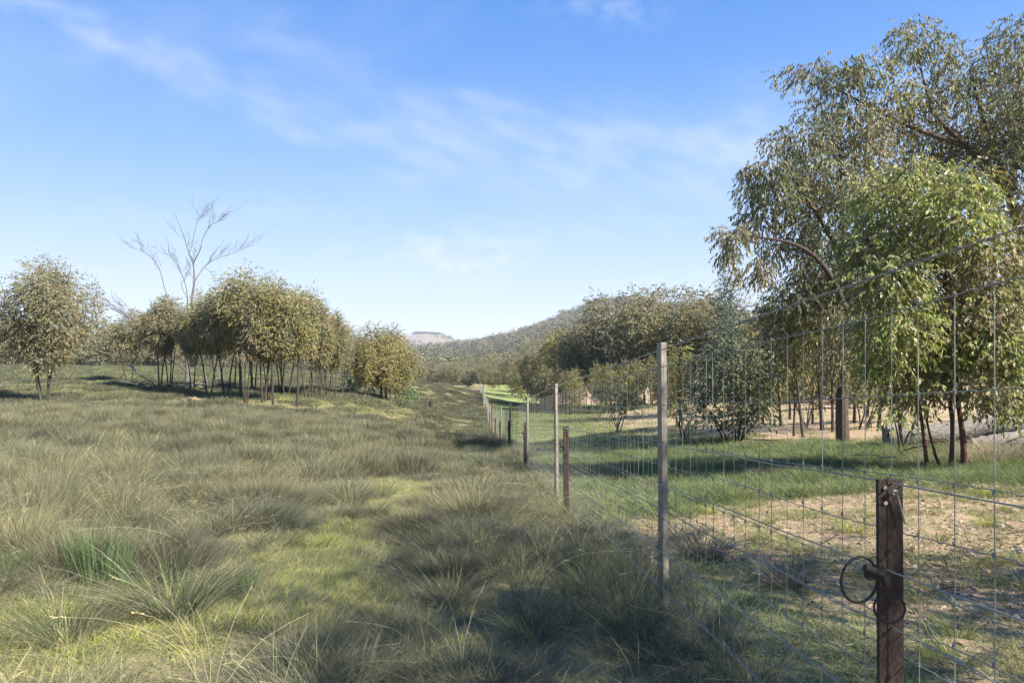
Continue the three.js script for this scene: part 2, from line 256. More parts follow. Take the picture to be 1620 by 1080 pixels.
// ---------------------------------------------------------------- trees
const PAL = {
  olive: [[0.15, 0.155, 0.06], [0.185, 0.18, 0.075], [0.115, 0.13, 0.055], [0.225, 0.20, 0.09], [0.16, 0.125, 0.065]],
  golden: [[0.22, 0.205, 0.048], [0.27, 0.235, 0.05], [0.18, 0.175, 0.052], [0.135, 0.14, 0.048], [0.25, 0.185, 0.052]],
  brown: [[0.20, 0.17, 0.075], [0.165, 0.16, 0.065], [0.23, 0.19, 0.085], [0.135, 0.135, 0.055], [0.205, 0.145, 0.075]],
  gum: [[0.11, 0.128, 0.045], [0.14, 0.15, 0.05], [0.08, 0.098, 0.04], [0.19, 0.18, 0.058], [0.15, 0.115, 0.055]],
  lime: [[0.185, 0.22, 0.045], [0.23, 0.26, 0.05], [0.145, 0.18, 0.045], [0.26, 0.27, 0.065], [0.18, 0.16, 0.06]],
  dark: [[0.05, 0.075, 0.035], [0.065, 0.09, 0.04], [0.05, 0.068, 0.036], [0.085, 0.105, 0.045], [0.06, 0.075, 0.03]],
  green: [[0.10, 0.19, 0.045], [0.13, 0.22, 0.05], [0.08, 0.15, 0.04], [0.15, 0.23, 0.06], [0.10, 0.16, 0.05]],
  grey: [[0.14, 0.155, 0.085], [0.165, 0.175, 0.095], [0.115, 0.13, 0.07], [0.19, 0.18, 0.10], [0.15, 0.135, 0.08]],
  pine: [[0.05, 0.085, 0.05], [0.065, 0.10, 0.055], [0.045, 0.07, 0.045], [0.08, 0.115, 0.06], [0.06, 0.08, 0.05]],
};
function sprayLeaves(geo, rnd, c, r, n, o) { // hanging sprays of leaves through one clump
  const k = o.perTwig ?? 9, pal = PAL[o.pal], alt = o.alt ? PAL[o.alt] : null, twigs = Math.max(1, Math.round(n / k));
  const useAlt = alt && rnd() < (o.altShare ?? 0.25), tone = 0.85 + rnd() * 0.3;
  for (let t = 0; t < twigs; t++) {
    const th = rnd() * Math.PI * 2, cz = rnd() * 2 - 1, sz = Math.sqrt(1 - cz * cz), rr = Math.pow(rnd(), 0.42) * (0.85 + 0.3 * rnd());
    const ox = sz * Math.cos(th), oy = cz, oz = sz * Math.sin(th);
    let x = c.x + ox * rr * r[0], y = c.y + oy * rr * r[1], z = c.z + oz * rr * r[2];
    let tx = ox * 0.7 + (rnd() - 0.5), ty = oy * 0.5 - (o.droop ?? 0.5) + (rnd() - 0.5) * 0.7, tz = oz * 0.7 + (rnd() - 0.5); const tl = 1 / Math.hypot(tx, ty, tz); tx *= tl; ty *= tl; tz *= tl;
    const step = o.len * (o.gap ?? 0.38), base = (useAlt && rnd() < 0.8 ? alt : pal);
    const tc = base[Math.floor(rnd() * base.length)];
    for (let q = 0; q < k; q++) {
      x += tx * step; y += ty * step; z += tz * step;
      let dx = tx * 0.5 + (rnd() - 0.5) * 1.3, dy = ty * 0.4 - (o.hang ?? 0.75) + (rnd() - 0.5) * 0.8, dz = tz * 0.5 + (rnd() - 0.5) * 1.3; const dl = 1 / Math.hypot(dx, dy, dz); dx *= dl; dy *= dl; dz *= dl;
      let ax = rnd() - 0.5, ay = rnd() - 0.5, az = rnd() - 0.5; const dot = ax * dx + ay * dy + az * dz; ax -= dx * dot; ay -= dy * dot; az -= dz * dot; const al = 1 / (Math.hypot(ax, ay, az) + 1e-6); ax *= al; ay *= al; az *= al;
      const b = tone * (0.72 + rnd() * 0.56), s = 0.7 + rnd() * 0.6;
      geo.leaf(x, y, z, dx, dy, dz, ax, ay, az, o.len * s, o.wid * s, [tc[0] * b, tc[1] * b, tc[2] * b]);
    }
  }
}
function wander(rnd, a, b, n, amp, sag = 0) { // a crooked line from a to b
  const out = []; const len = a.distanceTo(b), ph = rnd() * 10;
  for (let k = 0; k <= n; k++) { const t = k / n, w = Math.sin(t * Math.PI) * amp * len; out.push(V(lerp(a.x, b.x, t) + w * n2(ph, t * 2.2), lerp(a.y, b.y, t) + w * 0.6 * n2(ph + 5, t * 2.2) + sag * len * Math.sin(t * Math.PI), lerp(a.z, b.z, t) + w * n2(ph + 9, t * 2.2))); }
  return out;
}
const taper = (r0, r1, n, p = 0.8) => Array.from({ length: n + 1 }, (_, k) => lerp(r0, r1, Math.pow(k / n, p)));
// A tree in its own axes: stems [{pts, r}] from the ground, clumps [{c, r:[x,y,z], n, ...}] that boughs reach out to.
function buildTree(name, label, category, seed, stems, clumps, o, group) {
  const rnd = mulberry(seed), wood = new Geo(), fol = new Geo(), root = thing(name, label, category, V(0, 0, 0), 0, group), nodes = [];
  for (const s of stems) {
    const m = s.n ?? 10, pts = curve(s.pts, m), rad = taper(s.r, s.r1 ?? s.r * 0.25, pts.length - 1, 0.9);
    rad[0] *= 1.25; wood.tube(pts, rad, s.col ?? o.bark, o.seg ?? 7);
    pts.forEach((p, k) => { if (k > pts.length * (o.forkFrom ?? 0.35)) nodes.push([p, rad[k]]); });
  }
  for (const c of clumps) {
    let best = null, bd = 1e9;
    for (const nd of nodes) { const dy = c.c.y - nd[0].y, dist = Math.hypot(c.c.x - nd[0].x, c.c.z - nd[0].z) + Math.abs(dy - 0.25 * c.c.distanceTo(nd[0])) * 0.9; if (dist < bd) { bd = dist; best = nd; } }
    if (best) {
      const len = best[0].distanceTo(c.c), br = Math.min(best[1] * 0.75, (o.boughR ?? 0.012) * (0.5 + len * 0.35) + 0.004);
      const pts = wander(rnd, best[0], c.c, 6, 0.16, 0.06); wood.tube(pts, taper(br, br * 0.35, 6), o.bark, o.bseg ?? 5);
      for (let t = 0; t < (o.twigs ?? 4); t++) {
        const p0 = pts[3 + Math.floor(rnd() * 4)], th = rnd() * 6.28, e = V(c.c.x + Math.cos(th) * c.r[0] * 0.85, c.c.y + (rnd() - 0.35) * c.r[1] * 1.2, c.c.z + Math.sin(th) * c.r[2] * 0.85);
        wood.tube(wander(rnd, p0, e, 4, 0.2, 0.05), taper(br * 0.4, br * 0.12, 4), o.bark, 4);
      }
    }
    sprayLeaves(fol, rnd, c.c, c.r, c.n, { ...o, ...c });
  }
  part('trunk', wood.build(), barkM, root);
  const cr = part('crown', fol.build(), o.mat ?? leafM, root); cr.userData.kind = 'stuff';
  return root;
}
const GREYBROWN = [0.105, 0.085, 0.065], DARKBARK = [0.06, 0.05, 0.038], REDBARK = [0.15, 0.075, 0.05], PALE = [0.33, 0.31, 0.275];
// a slender young gum with its foot at the origin: h tall, w wide, s stems
function youngGum(name, label, seed, h, w, s, pal, o = {}) {
  const rnd = mulberry(seed), stems = [], clumps = [], low = o.low ?? 0.42;
  for (let k = 0; k < s; k++) {
    const a = (k + rnd() * 0.6) / s * Math.PI * 2, sp = s > 1 ? 0.28 + rnd() * 0.2 : 0.10, hh = h * (0.78 + rnd() * 0.14), ex = Math.cos(a) * w * sp, ez = Math.sin(a) * w * sp, ft = s > 1 ? 0.07 * w * 0.5 : 0;
    stems.push({ pts: [V(Math.cos(a) * ft, -0.25, Math.sin(a) * ft), V(ex * 0.3 + (rnd() - 0.5) * 0.15, h * 0.25, ez * 0.3 + (rnd() - 0.5) * 0.15), V(ex * 0.65 + (rnd() - 0.5) * 0.25, h * 0.52, ez * 0.65), V(ex, hh, ez)], r: (o.r ?? 0.011) * h * (s > 1 ? 0.75 : 1), r1: 0.012 });
  }
  const nc = o.nc ?? 17, tot = o.leaves ?? 9000, lobes = Array.from({ length: 3 }, () => [rnd() * 6.28, 0.75 + 0.25 * rnd()]);
  for (let k = 0; k < nc; k++) { // lobes of different heights, so that the top is uneven
    const lb = lobes[k % 3], t = (Math.floor(k / 3) + rnd() * 0.8) / (nc / 3), y = h * lerp(low + 0.05, 0.93 * lb[1], clamp(t)), yy = clamp((y / h - low) / (0.95 * lb[1] - low)), prof = lerp(0.22, 1, sstep(0, 0.62, yy)) * lerp(1, 0.45, sstep(0.72, 1, yy));
    const a = lb[0] + (rnd() - 0.5) * 2.6, rr = w * 0.5 * prof * (0.25 + 0.6 * Math.sqrt(rnd())), cr = w * (0.085 + 0.075 * rnd()) * (0.65 + 0.4 * prof);
    clumps.push({ c: V(Math.cos(a) * rr, y, Math.sin(a) * rr), r: [cr, cr * (1.2 + 1.0 * rnd()), cr], n: tot / nc * (0.6 + 0.8 * rnd()) * (0.35 + 0.75 * prof) });
  }
  return buildTree(name, label, 'tree', seed + 1, stems, clumps, { pal, alt: o.alt, altShare: o.altShare, len: o.len ?? 0.115, wid: o.wid ?? 0.052, bark: o.bark ?? DARKBARK, perTwig: 8, droop: 0.2, hang: 0.65, boughR: 0.016, gap: 0.5, forkFrom: 0.3, ...o.extra }, o.group);
}
// tall trees by the fence, their clumps given where they stand
const pxClumps = (list, d0, base, jit, seed, dens) => { const rnd = mulberry(seed); return list.map(([x, y, r, dd, extra]) => { const d = d0 + (dd ?? (rnd() - 0.5) * jit), p = at(x, y, d).sub(base), R = r / F * d; return { c: p, r: [R, R * 0.9, R * 1.15], n: dens * r * r / 10, ...extra }; }); };
{
  const base = onGround(1335, 19), L = (x, y, d) => at(x, y, d).sub(base);
  const cl = pxClumps([[1333, 206, 48], [1275, 214, 34], [1230, 220, 22], [1372, 218, 44], [1275, 264, 46], [1217, 272, 34], [1186, 264, 17], [1314, 280, 48], [1353, 311, 46], [1236, 311, 42], [1184, 303, 23], [1287, 331, 40], [1197, 350, 32], [1160, 372, 25, -1.5, { pal: 'brown' }], [1141, 368, 12, -1.5], [1151, 402, 18, -1.5, { pal: 'brown', droop: 1.5 }], [1204, 425, 24, -1, { pal: 'brown', droop: 1.6 }], [1165, 428, 12, -1, { pal: 'golden', droop: 1.6 }], [1262, 366, 32], [1310, 420, 58], [1255, 470, 46, 1], [1330, 480, 50, 1], [1288, 450, 44, 2], [1372, 400, 52, 1.5], [1400, 470, 52, 2], [1225, 395, 26], [1390, 270, 45, 2], [1300, 380, 40, 2.5], [1240, 500, 34, 2], [1290, 520, 40, 2.5], [1350, 545, 40, 2.5], [1350, 575, 34, -1.0, { pal: 'olive' }], [1318, 560, 32, -1.0, { pal: 'olive' }], [1345, 505, 34, -1.2]], 19, base, 3.4, 71, 12.5);
  const t = buildTree('gum_tree', 'leaning dark trunked gum tree whose drooping brown tipped boughs reach over the fence line', 'tree', 31,
    [{ pts: [V(0, -0.4, 0), L(1333, 620, 19), L(1345, 500, 19), L(1338, 400, 19.2), L(1330, 300, 19.4), L(1330, 215, 19.6)], r: 0.2, r1: 0.03, n: 18 }, { pts: [L(1345, 505, 19), L(1310, 430, 18.6), L(1262, 388, 18), L(1180, 372, 17.6)], r: 0.11, r1: 0.018, n: 12 }, { pts: [L(1342, 420, 19.1), L(1300, 350, 18.8), L(1262, 290, 18.5), L(1225, 235, 18.5)], r: 0.08, r1: 0.012, n: 12 }, { pts: [L(1345, 520, 19), L(1390, 420, 20), L(1400, 330, 20.5)], r: 0.09, r1: 0.02, n: 10 }],
    cl, { pal: 'gum', alt: 'brown', altShare: 0.22, len: 0.112, wid: 0.035, bark: [0.085, 0.062, 0.05], perTwig: 9, droop: 0.7, hang: 1.0, twigs: 6, boughR: 0.018, gap: 0.34 });
  t.position.copy(base);
}
{
  const base = onGround(1612, 22), L = (x, y, d) => at(x, y, d).sub(base);
  const cl = pxClumps([[1450, 62, 36], [1488, 78, 32], [1425, 48, 18], [1380, 105, 32], [1333, 113, 34], [1287, 113, 28], [1256, 117, 20], [1231, 118, 11], [1302, 167, 36], [1345, 160, 34], [1528, 128, 46], [1470, 150, 46], [1411, 148, 36], [1567, 97, 36], [1606, 47, 32], [1622, 82, 44], [1547, 195, 58], [1590, 163, 50], [1508, 233, 52], [1567, 253, 56], [1610, 214, 50], [1450, 202, 44], [1528, 292, 50], [1606, 330, 46], [1650, 130, 60], [1680, 220, 70], [1660, 320, 60], [1720, 160, 60], [1590, 410, 40, 2], [1630, 460, 50, 2], [1470, 255, 46, 1], [1405, 195, 34], [1600, 500, 36, 3], [1640, 560, 44, 3]], 22, base, 4.5, 72, 10);
  const t = buildTree('gum_tree', 'tallest gum tree with open airy olive crown and thick rough trunk behind the lime sapling', 'tree', 32,
    [{ pts: [V(0, -0.4, 0), L(1618, 600, 22), L(1604, 480, 22), L(1612, 380, 22), L(1592, 290, 22), L(1560, 200, 22), L(1535, 110, 22)], r: 0.3, r1: 0.03, n: 22 }, { pts: [L(1598, 310, 22), L(1540, 240, 21.5), L(1480, 180, 21), L(1450, 80, 21)], r: 0.13, r1: 0.02, n: 12 }, { pts: [L(1530, 232, 21.5), L(1440, 200, 21), L(1360, 160, 21), L(1290, 120, 21)], r: 0.08, r1: 0.012, n: 12 }, { pts: [L(1600, 300, 22), L(1615, 200, 22.5), L(1612, 80, 22.5)], r: 0.12, r1: 0.02, n: 10 }, { pts: [L(1610, 400, 22), L(1670, 280, 22.5), L(1690, 180, 23)], r: 0.14, r1: 0.02, n: 10 }],
    cl, { pal: 'gum', alt: 'golden', altShare: 0.28, len: 0.125, wid: 0.038, bark: [0.10, 0.075, 0.06], perTwig: 9, droop: 0.6, hang: 1.0, twigs: 6, boughR: 0.018, gap: 0.34 });
  t.position.copy(base);
}
{ // the lime sapling close to the fence; its largest leaves are pieces of their own
  const base = onGround(1506, 12.5), L = (x, y, d) => at(x, y, d).sub(base);
  const cl = pxClumps([[1400, 320, 42], [1378, 290, 20], [1470, 300, 42], [1440, 268, 22], [1430, 380, 62], [1510, 345, 50], [1556, 400, 46], [1400, 440, 52], [1480, 440, 66], [1545, 490, 50], [1420, 515, 52], [1500, 545, 56], [1572, 540, 40, -0.6], [1440, 595, 40], [1556, 610, 30, -0.8], [1598, 560, 26, -0.8], [1600, 635, 24, -0.8], [1385, 560, 32], [1460, 640, 24, 0, { n: 60 }], [1370, 385, 36], [1580, 460, 32], [1520, 300, 26]], 12.5, base, 1.6, 73, 11);
  const t = buildTree('sapling', 'bushy lime green sapling with reddish stems just beyond the nearest rusty post', 'tree', 33,
    [{ pts: [L(1527, 742, 12.4), L(1524, 690, 12.4), L(1512, 600, 12.4), L(1500, 480, 12.4), L(1490, 340, 12.4)], r: 0.065, r1: 0.015, n: 14 }, { pts: [L(1507, 738, 12.5), L(1506, 650, 12.5), L(1480, 540, 12.6), L(1450, 420, 12.7), L(1420, 320, 12.7)], r: 0.05, r1: 0.012, n: 14 }, { pts: [L(1468, 744, 12.6), L(1462, 690, 12.6), L(1448, 600, 12.7), L(1420, 500, 12.8)], r: 0.045, r1: 0.012, n: 12 }, { pts: [L(1490, 742, 12.6), L(1478, 710, 12.6), L(1470, 640, 12.6), L(1540, 560, 12.3), L(1560, 470, 12.2)], r: 0.03, r1: 0.01, n: 12 }],
    cl, { pal: 'lime', alt: 'brown', altShare: 0.25, len: 0.10, wid: 0.04, bark: REDBARK, perTwig: 9, droop: 0.4, hang: 0.7, twigs: 6, boughR: 0.012, forkFrom: 0.3, gap: 0.42 });
  t.position.copy(base);
  const leafShape = new Geo(); { const s = new THREE.Shape(); s.moveTo(0, 0); s.bezierCurveTo(0.3, 0.2, 0.34, 0.6, 0, 1); s.bezierCurveTo(-0.34, 0.6, -0.3, 0.2, 0, 0); const sg = new THREE.ShapeGeometry(s, 4), p = sg.attributes.position; for (let k = 0; k < p.count; k++) p.setZ(k, 0.12 * Math.sin(p.getY(k) * 3) - Math.abs(p.getX(k)) * 0.35); sg.computeVertexNormals(); leafShape.g = sg; }
  const mats = PAL.lime.slice(0, 4).map((c) => new THREE.MeshPhysicalMaterial({ color: new THREE.Color(...c), roughness: 0.9, transmission: 0.38, thickness: 0, clearcoat: 0.4, clearcoatRoughness: 0.35, side: THREE.DoubleSide }));
  const rnd = mulberry(99);
  for (let k = 0; k < 260; k++) {
    const c = [[1572, 540, 44], [1556, 620, 40], [1598, 570, 36], [1600, 640, 30], [1545, 480, 50], [1520, 590, 50], [1440, 600, 50], [1480, 400, 70], [1420, 480, 60]][k % 9], a = rnd() * 6.28, q = Math.sqrt(rnd());
    const m = part('leaf', leafShape.g, mats[Math.floor(rnd() * 4)], t); m.position.copy(L(c[0] + Math.cos(a) * q * c[2], c[1] + Math.sin(a) * q * c[2], 11.75 + rnd() * 0.5));
    m.rotation.set(2.6 + (rnd() - 0.5) * 1.4, rnd() * 6.28, (rnd() - 0.5) * 1.2); m.scale.setScalar(0.10 + rnd() * 0.06);
  }
}
// off to the side, out of the frame: the gums whose shade crosses the near fence
const sideGum = youngGum('gum_tree', 'broad gum tree standing beside the fence, casting dappled shade over the near wire', 501, 9.2, 6.2, 1, 'gum', { low: 0.3, leaves: 13000, nc: 20, len: 0.15, wid: 0.055, r: 0.017, group: 'gums shading the near fence' });
sideGum.position.copy(V(8.4, groundY(8.4, -1.3), -1.3));
for (const [x, d, s, a] of [[5.7, 0.6, 0.62, 2]]) dup(sideGum, 'gum_tree', V(x, groundY(x, -d) - 0.05, -d), a, s);

// the paddock grove and its outliers
const yg = [
  youngGum('young_gum', 'lone three stemmed gum with rounded brown olive crown standing apart in the paddock', 601, 8.5, 5.8, 4, 'olive', { alt: 'brown', altShare: 0.45, leaves: 46000, nc: 54, low: 0.26, bark: [0.09, 0.085, 0.05] }),
  youngGum('young_gum', 'olive crowned young gum on two thin dark stems in the paddock grove', 611, 7.2, 3.0, 2, 'olive', { alt: 'brown', altShare: 0.5, leaves: 22000, nc: 36, low: 0.38, group: 'olive gums in the paddock grove' }),
  youngGum('young_gum', 'golden topped young gum on a single thin stem in the paddock grove', 621, 7.4, 3.1, 1, 'golden', { alt: 'olive', altShare: 0.5, leaves: 22000, nc: 36, low: 0.41, group: 'golden single stemmed gums in the paddock grove' }),
  youngGum('young_gum', 'brownish young gum forking low into three stems in the paddock grove', 631, 6.8, 2.8, 3, 'brown', { alt: 'golden', altShare: 0.35, leaves: 20000, nc: 33, low: 0.36, group: 'brownish gums in the paddock grove' }),
  youngGum('young_gum', 'golden crowned little gum with forked stems at the open end of the grove', 641, 6.0, 3.6, 3, 'golden', { alt: 'brown', altShare: 0.2, leaves: 22000, nc: 36, low: 0.22, group: 'golden gums at the open end of the grove' }),
  youngGum('young_gum', 'amber crowned young gum on two spreading stems in the paddock grove', 651, 7.0, 3.2, 2, 'golden', { alt: 'brown', altShare: 0.5, leaves: 20000, nc: 36, low: 0.36, group: 'amber gums in the paddock grove' }),
];
yg[0].position.copy(onGround(72, 38)); yg[0].rotation.y = 0.4;
const treeAt = (v, px, d, topY, turn, label, group, wide = 1) => { const p = onGround(px, d, 0.05), hgt = EYE + (HY - topY) / F * d - p.y, src = yg[v], h0 = [8.5, 7.2, 7.4, 6.8, 6.0, 7.0][v], s = hgt / h0 * 1.06; if (!src.used && v) { src.used = true; src.position.copy(p); src.rotation.y = turn; src.scale.set(s * wide, s, s * wide); if (label) src.userData.label = label; return src; } return dup(src, 'young_gum', p, turn, [s * wide, s, s * wide], label, group); };
let tk = 0;
for (const [v, px, d, top, w] of [[1, 252, 50, 460, 1.0], [3, 268, 51, 472, 0.9], [1, 304, 49, 476, 0.85], [5, 330, 47, 456, 0.95], [1, 357, 45, 430, 0.9], [2, 381, 44, 424, 1.0], [3, 389, 41, 452, 0.8], [5, 416, 42, 438, 0.95], [2, 432, 41, 450, 0.95], [3, 424, 43, 470, 0.8], [5, 453, 48, 462, 0.9], [2, 469, 42, 452, 1.0], [1, 486, 47, 458, 0.85], [2, 494, 48, 482, 0.85], [3, 505, 48, 494, 0.8], [5, 518, 49, 488, 0.85], [1, 530, 49, 500, 0.8], [3, 445, 50, 476, 0.9], [2, 370, 52, 474, 0.9], [1, 345, 53, 480, 0.9], [3, 400, 52, 462, 0.9], [3, 510, 52, 504, 0.85], [1, 542, 54, 508, 0.8]]) treeAt(v, px, d, top, tk++ * 1.7, null, null, w);
treeAt(1, 204, 58, 482, 1.1, 'small grey crowned gum beside the dead tree, a pale dead branch across it', null, 1.2).userData.group = undefined;
for (const [v, px, d, top, w] of [[4, 579, 55, 530, 1.0], [4, 598, 56, 516, 1.1], [4, 607, 58, 518, 1.1], [4, 614, 60, 530, 1.0], [4, 630, 56, 541, 1.15]]) treeAt(v, px, d, top, tk++ * 1.3, null, 'golden gums at the open end of the grove', w);

// middle-distance bush: a few kinds, copied
const mid = {
  olive: youngGum('bush_tree', 'olive crowned gum in the bush beyond the green pasture', 701, 10, 7, 1, 'olive', { leaves: 17000, len: 0.19, wid: 0.095, nc: 33, low: 0.22, alt: 'brown', altShare: 0.3, bark: GREYBROWN, group: 'gums in the bush beyond the pasture' }),
  golden: youngGum('bush_tree', 'golden tinged gum in the bush beyond the green pasture', 711, 9, 7, 2, 'golden', { leaves: 17000, len: 0.19, wid: 0.095, nc: 33, low: 0.12, alt: 'olive', altShare: 0.4, bark: GREYBROWN, group: 'golden gums in the bush beyond the pasture' }),
  brown: youngGum('bush_tree', 'brownish open crowned gum in the bush beyond the green pasture', 721, 11, 7.5, 1, 'brown', { leaves: 17000, len: 0.19, wid: 0.095, nc: 33, low: 0.3, alt: 'olive', altShare: 0.4, bark: PALE, group: 'brownish gums in the bush beyond the pasture' }),
  amber: youngGum('bush_tree', 'tall amber tinged gum with split crown in the bush beyond the pasture', 741, 11, 5.5, 2, 'golden', { leaves: 15000, len: 0.18, wid: 0.09, nc: 33, low: 0.34, alt: 'brown', altShare: 0.5, bark: PALE, group: 'amber gums in the bush beyond the pasture' }),
  sage: youngGum('bush_tree', 'sage green gum with narrow uneven crown in the bush beyond the pasture', 751, 10, 5.2, 2, 'grey', { leaves: 15000, len: 0.18, wid: 0.09, nc: 33, low: 0.25, alt: 'golden', altShare: 0.3, bark: GREYBROWN, group: 'sage gums in the bush beyond the pasture' }),
  grey: youngGum('bush_tree', 'grey green gum in the distant tree line across the paddock', 731, 9, 6.5, 1, 'grey', { leaves: 9000, len: 0.27, wid: 0.13, nc: 27, low: 0.12, alt: 'olive', altShare: 0.35, bark: GREYBROWN, group: 'gums in the far paddock tree line' }),
};
const H0 = { olive: 10, golden: 9, brown: 11, grey: 9, amber: 11, sage: 10 }, usedMid = {};
function midTree(kind, px, d, topY, wide = 1, label, group) {
  const p = onGround(px, d, 0.1), s = (EYE + (HY - topY) / F * d - p.y) / H0[kind] * 1.04, turn = (px * 0.37 + d) % 6.28, sc = [s * wide, s, s * wide];
  const src = mid[kind]; if (!usedMid[kind]) { usedMid[kind] = 1; src.position.copy(p); src.rotation.y = turn; src.scale.set(...sc); if (label) src.userData.label = label; if (group) src.userData.group = group; return src; }
  return dup(src, 'bush_tree', p, turn, sc, label, group);
}
// beyond the pasture
for (const [k, px, d, top, w] of [['sage', 838, 96, 548, 1], ['golden', 860, 88, 552, 0.9], ['golden', 822, 110, 562, 0.9], ['amber', 893, 90, 498, 1.1], ['olive', 916, 84, 496, 1], ['golden', 872, 74, 570, 0.9], ['golden', 905, 70, 575, 0.9], ['amber', 932, 86, 508, 1], ['olive', 966, 78, 492, 0.9], ['brown', 985, 80, 462, 1.05], ['olive', 1020, 72, 458, 1], ['amber', 1036, 76, 450, 1], ['golden', 1060, 70, 492, 0.85], ['brown', 1076, 74, 452, 1], ['amber', 1094, 68, 462, 0.9], ['olive', 1112, 66, 454, 0.9], ['golden', 1000, 62, 560, 0.8], ['golden', 955, 66, 566, 0.8], ['golden', 1045, 60, 556, 0.8], ['sage', 1130, 76, 466, 1.1], ['olive', 1180, 70, 472, 1.1], ['amber', 1205, 60, 500, 1.1], ['brown', 1228, 64, 490, 1.1], ['olive', 1270, 60, 490, 1.1], ['golden', 1310, 56, 510, 1.1], ['sage', 1340, 52, 520, 1.1], ['olive', 1365, 58, 490, 1.2], ['brown', 1420, 54, 480, 1.2], ['olive', 1480, 56, 470, 1.2], ['brown', 1545, 52, 470, 1.2], ['sage', 1610, 50, 460, 1.2], ['golden', 1205, 46, 560, 0.9], ['sage', 1395, 44, 540, 1.0], ['olive', 1660, 54, 450, 1.2], ['olive', 860, 128, 540, 1.1], ['sage', 844, 116, 536, 1.0], ['brown', 815, 150, 556, 1.1], ['olive', 790, 165, 562, 1.1]]) midTree(k, px, d, top, w);
// far tree line across the paddock
for (const [px, d, top, w] of [[8, 118, 500, 1.1], [34, 122, 515, 1.1], [62, 130, 520, 1.2], [100, 125, 528, 1.1], [128, 128, 512, 1.1], [150, 120, 508, 1.2], [178, 126, 520, 1.2], [215, 128, 525, 1.2], [240, 130, 530, 1.2], [268, 126, 528, 1.2], [300, 134, 535, 1.2], [335, 130, 538, 1.2], [370, 138, 540, 1.2], [410, 134, 545, 1.2], [450, 140, 545, 1.2], [490, 140, 550, 1.2], [528, 136, 550, 1.2], [560, 150, 548, 1.2], [-30, 120, 505, 1.2], [20, 140, 510, 1.3], [90, 145, 522, 1.4], [200, 150, 520, 1.4]]) midTree('grey', px, d, top, w);
for (let k = 0; k < 30; k++) midTree('grey', -60 + k * 22 + (k % 3) * 5, 158 + (k * 7) % 26, 548 - (k * 5) % 14 + k * 0.25, 1.9, 'low grey green gum crowding the back of the distant tree line', 'low gums at the back of the tree line');
// trees at the foot of the wooded hill
for (const [k, px, d, top, w] of [['olive', 715, 170, 566, 1.3], ['grey', 688, 175, 570, 1.2], ['olive', 660, 170, 566, 1.2], ['grey', 742, 180, 572, 1.1], ['olive', 765, 178, 570, 1.2], ['golden', 780, 150, 585, 1.1], ['grey', 640, 178, 570, 1.3], ['olive', 668, 190, 572, 1.3], ['grey', 700, 190, 565, 1.3], ['grey', 728, 195, 566, 1.3], ['brown', 752, 195, 562, 1.3]]) midTree(k, px, d, top, w, k === 'grey' ? 'grey green gum at the foot of the wooded hill' : `${k} gum at the foot of the wooded hill`, `${k} gums at the foot of the hill`);

// shrubs and odd trees on the far side of the fence
function shrub(name, label, px, d, seed, list, o, stemsN = 4, group) {
  const base = onGround(px, d), rnd = mulberry(seed), cl = pxClumps(list, d, base, o.jit ?? 1.2, seed, o.dens ?? 6), stems = [];
  for (let k = 0; k < stemsN; k++) { const c = cl[Math.floor(rnd() * cl.length)].c; stems.push({ pts: [V((rnd() - 0.5) * 0.3, -0.2, (rnd() - 0.5) * 0.3), V(c.x * 0.4 + (rnd() - 0.5) * 0.2, c.y * 0.4, c.z * 0.4), V(c.x * 0.9, c.y, c.z * 0.9)], r: o.stem ?? 0.035, r1: 0.01, n: 8 }); }
  const t = buildTree(name, label, o.cat ?? 'shrub', seed + 3, stems, cl, { len: 0.09, wid: 0.04, bark: DARKBARK, perTwig: 8, droop: 0.3, hang: 0.4, twigs: 4, ...o }, group); t.position.copy(base); return t;
}
shrub('shrub', 'dense dark green rounded shrub on thin forked stems beyond the first tall post', 1160, 19.5, 811, [[1150, 580, 40], [1120, 600, 30], [1185, 600, 36], [1150, 630, 44], [1115, 645, 26], [1195, 640, 32], [1210, 590, 24], [1135, 555, 24], [1175, 560, 28], [1165, 665, 26], [1110, 620, 22], [1215, 655, 18], [1200, 565, 22]], { pal: 'dark', alt: 'gum', altShare: 0.5, dens: 9, len: 0.09, wid: 0.045, jit: 2.2 }, 6);
shrub('shrub', 'grey green shrub on thin stems in the grass beyond the second tall post', 978, 31, 821, [[975, 600, 20], [960, 615, 18], [992, 612, 18], [978, 630, 24], [962, 640, 16], [994, 638, 16], [985, 590, 14]], { pal: 'grey', alt: 'lime', altShare: 0.35, dens: 9, len: 0.12, wid: 0.055 }, 5);
shrub('shrub', 'tall narrow yellow green shrub lit by the sun beside the dark rounded shrub', 1074, 30, 831, [[1075, 565, 17], [1070, 585, 20], [1082, 600, 20], [1068, 615, 20], [1080, 630, 18], [1070, 640, 17], [1076, 552, 10]], { pal: 'golden', alt: 'lime', altShare: 0.6, dens: 15, len: 0.12, wid: 0.055 }, 4);
shrub('shrub', 'bright green leafy bush among the small golden gums', 566, 57, 841, [[565, 590, 14], [555, 605, 15], [575, 605, 14], [562, 615, 12], [548, 618, 10]], { pal: 'green', dens: 9, len: 0.24, wid: 0.11 }, 4);
shrub('shrub', 'low round bright green bush on open grass past the golden gums', 645, 57, 851, [[645, 617, 9], [638, 620, 8], [652, 620, 8]], { pal: 'green', dens: 12, len: 0.2, wid: 0.1 }, 3);
shrub('shrub', 'sparse leafy seedling with pale green leaves by the first tall post', 1085, 22, 861, [[1080, 650, 12], [1090, 665, 16], [1100, 672, 12], [1072, 668, 12]], { pal: 'lime', dens: 2.0, len: 0.11, wid: 0.05 }, 4);
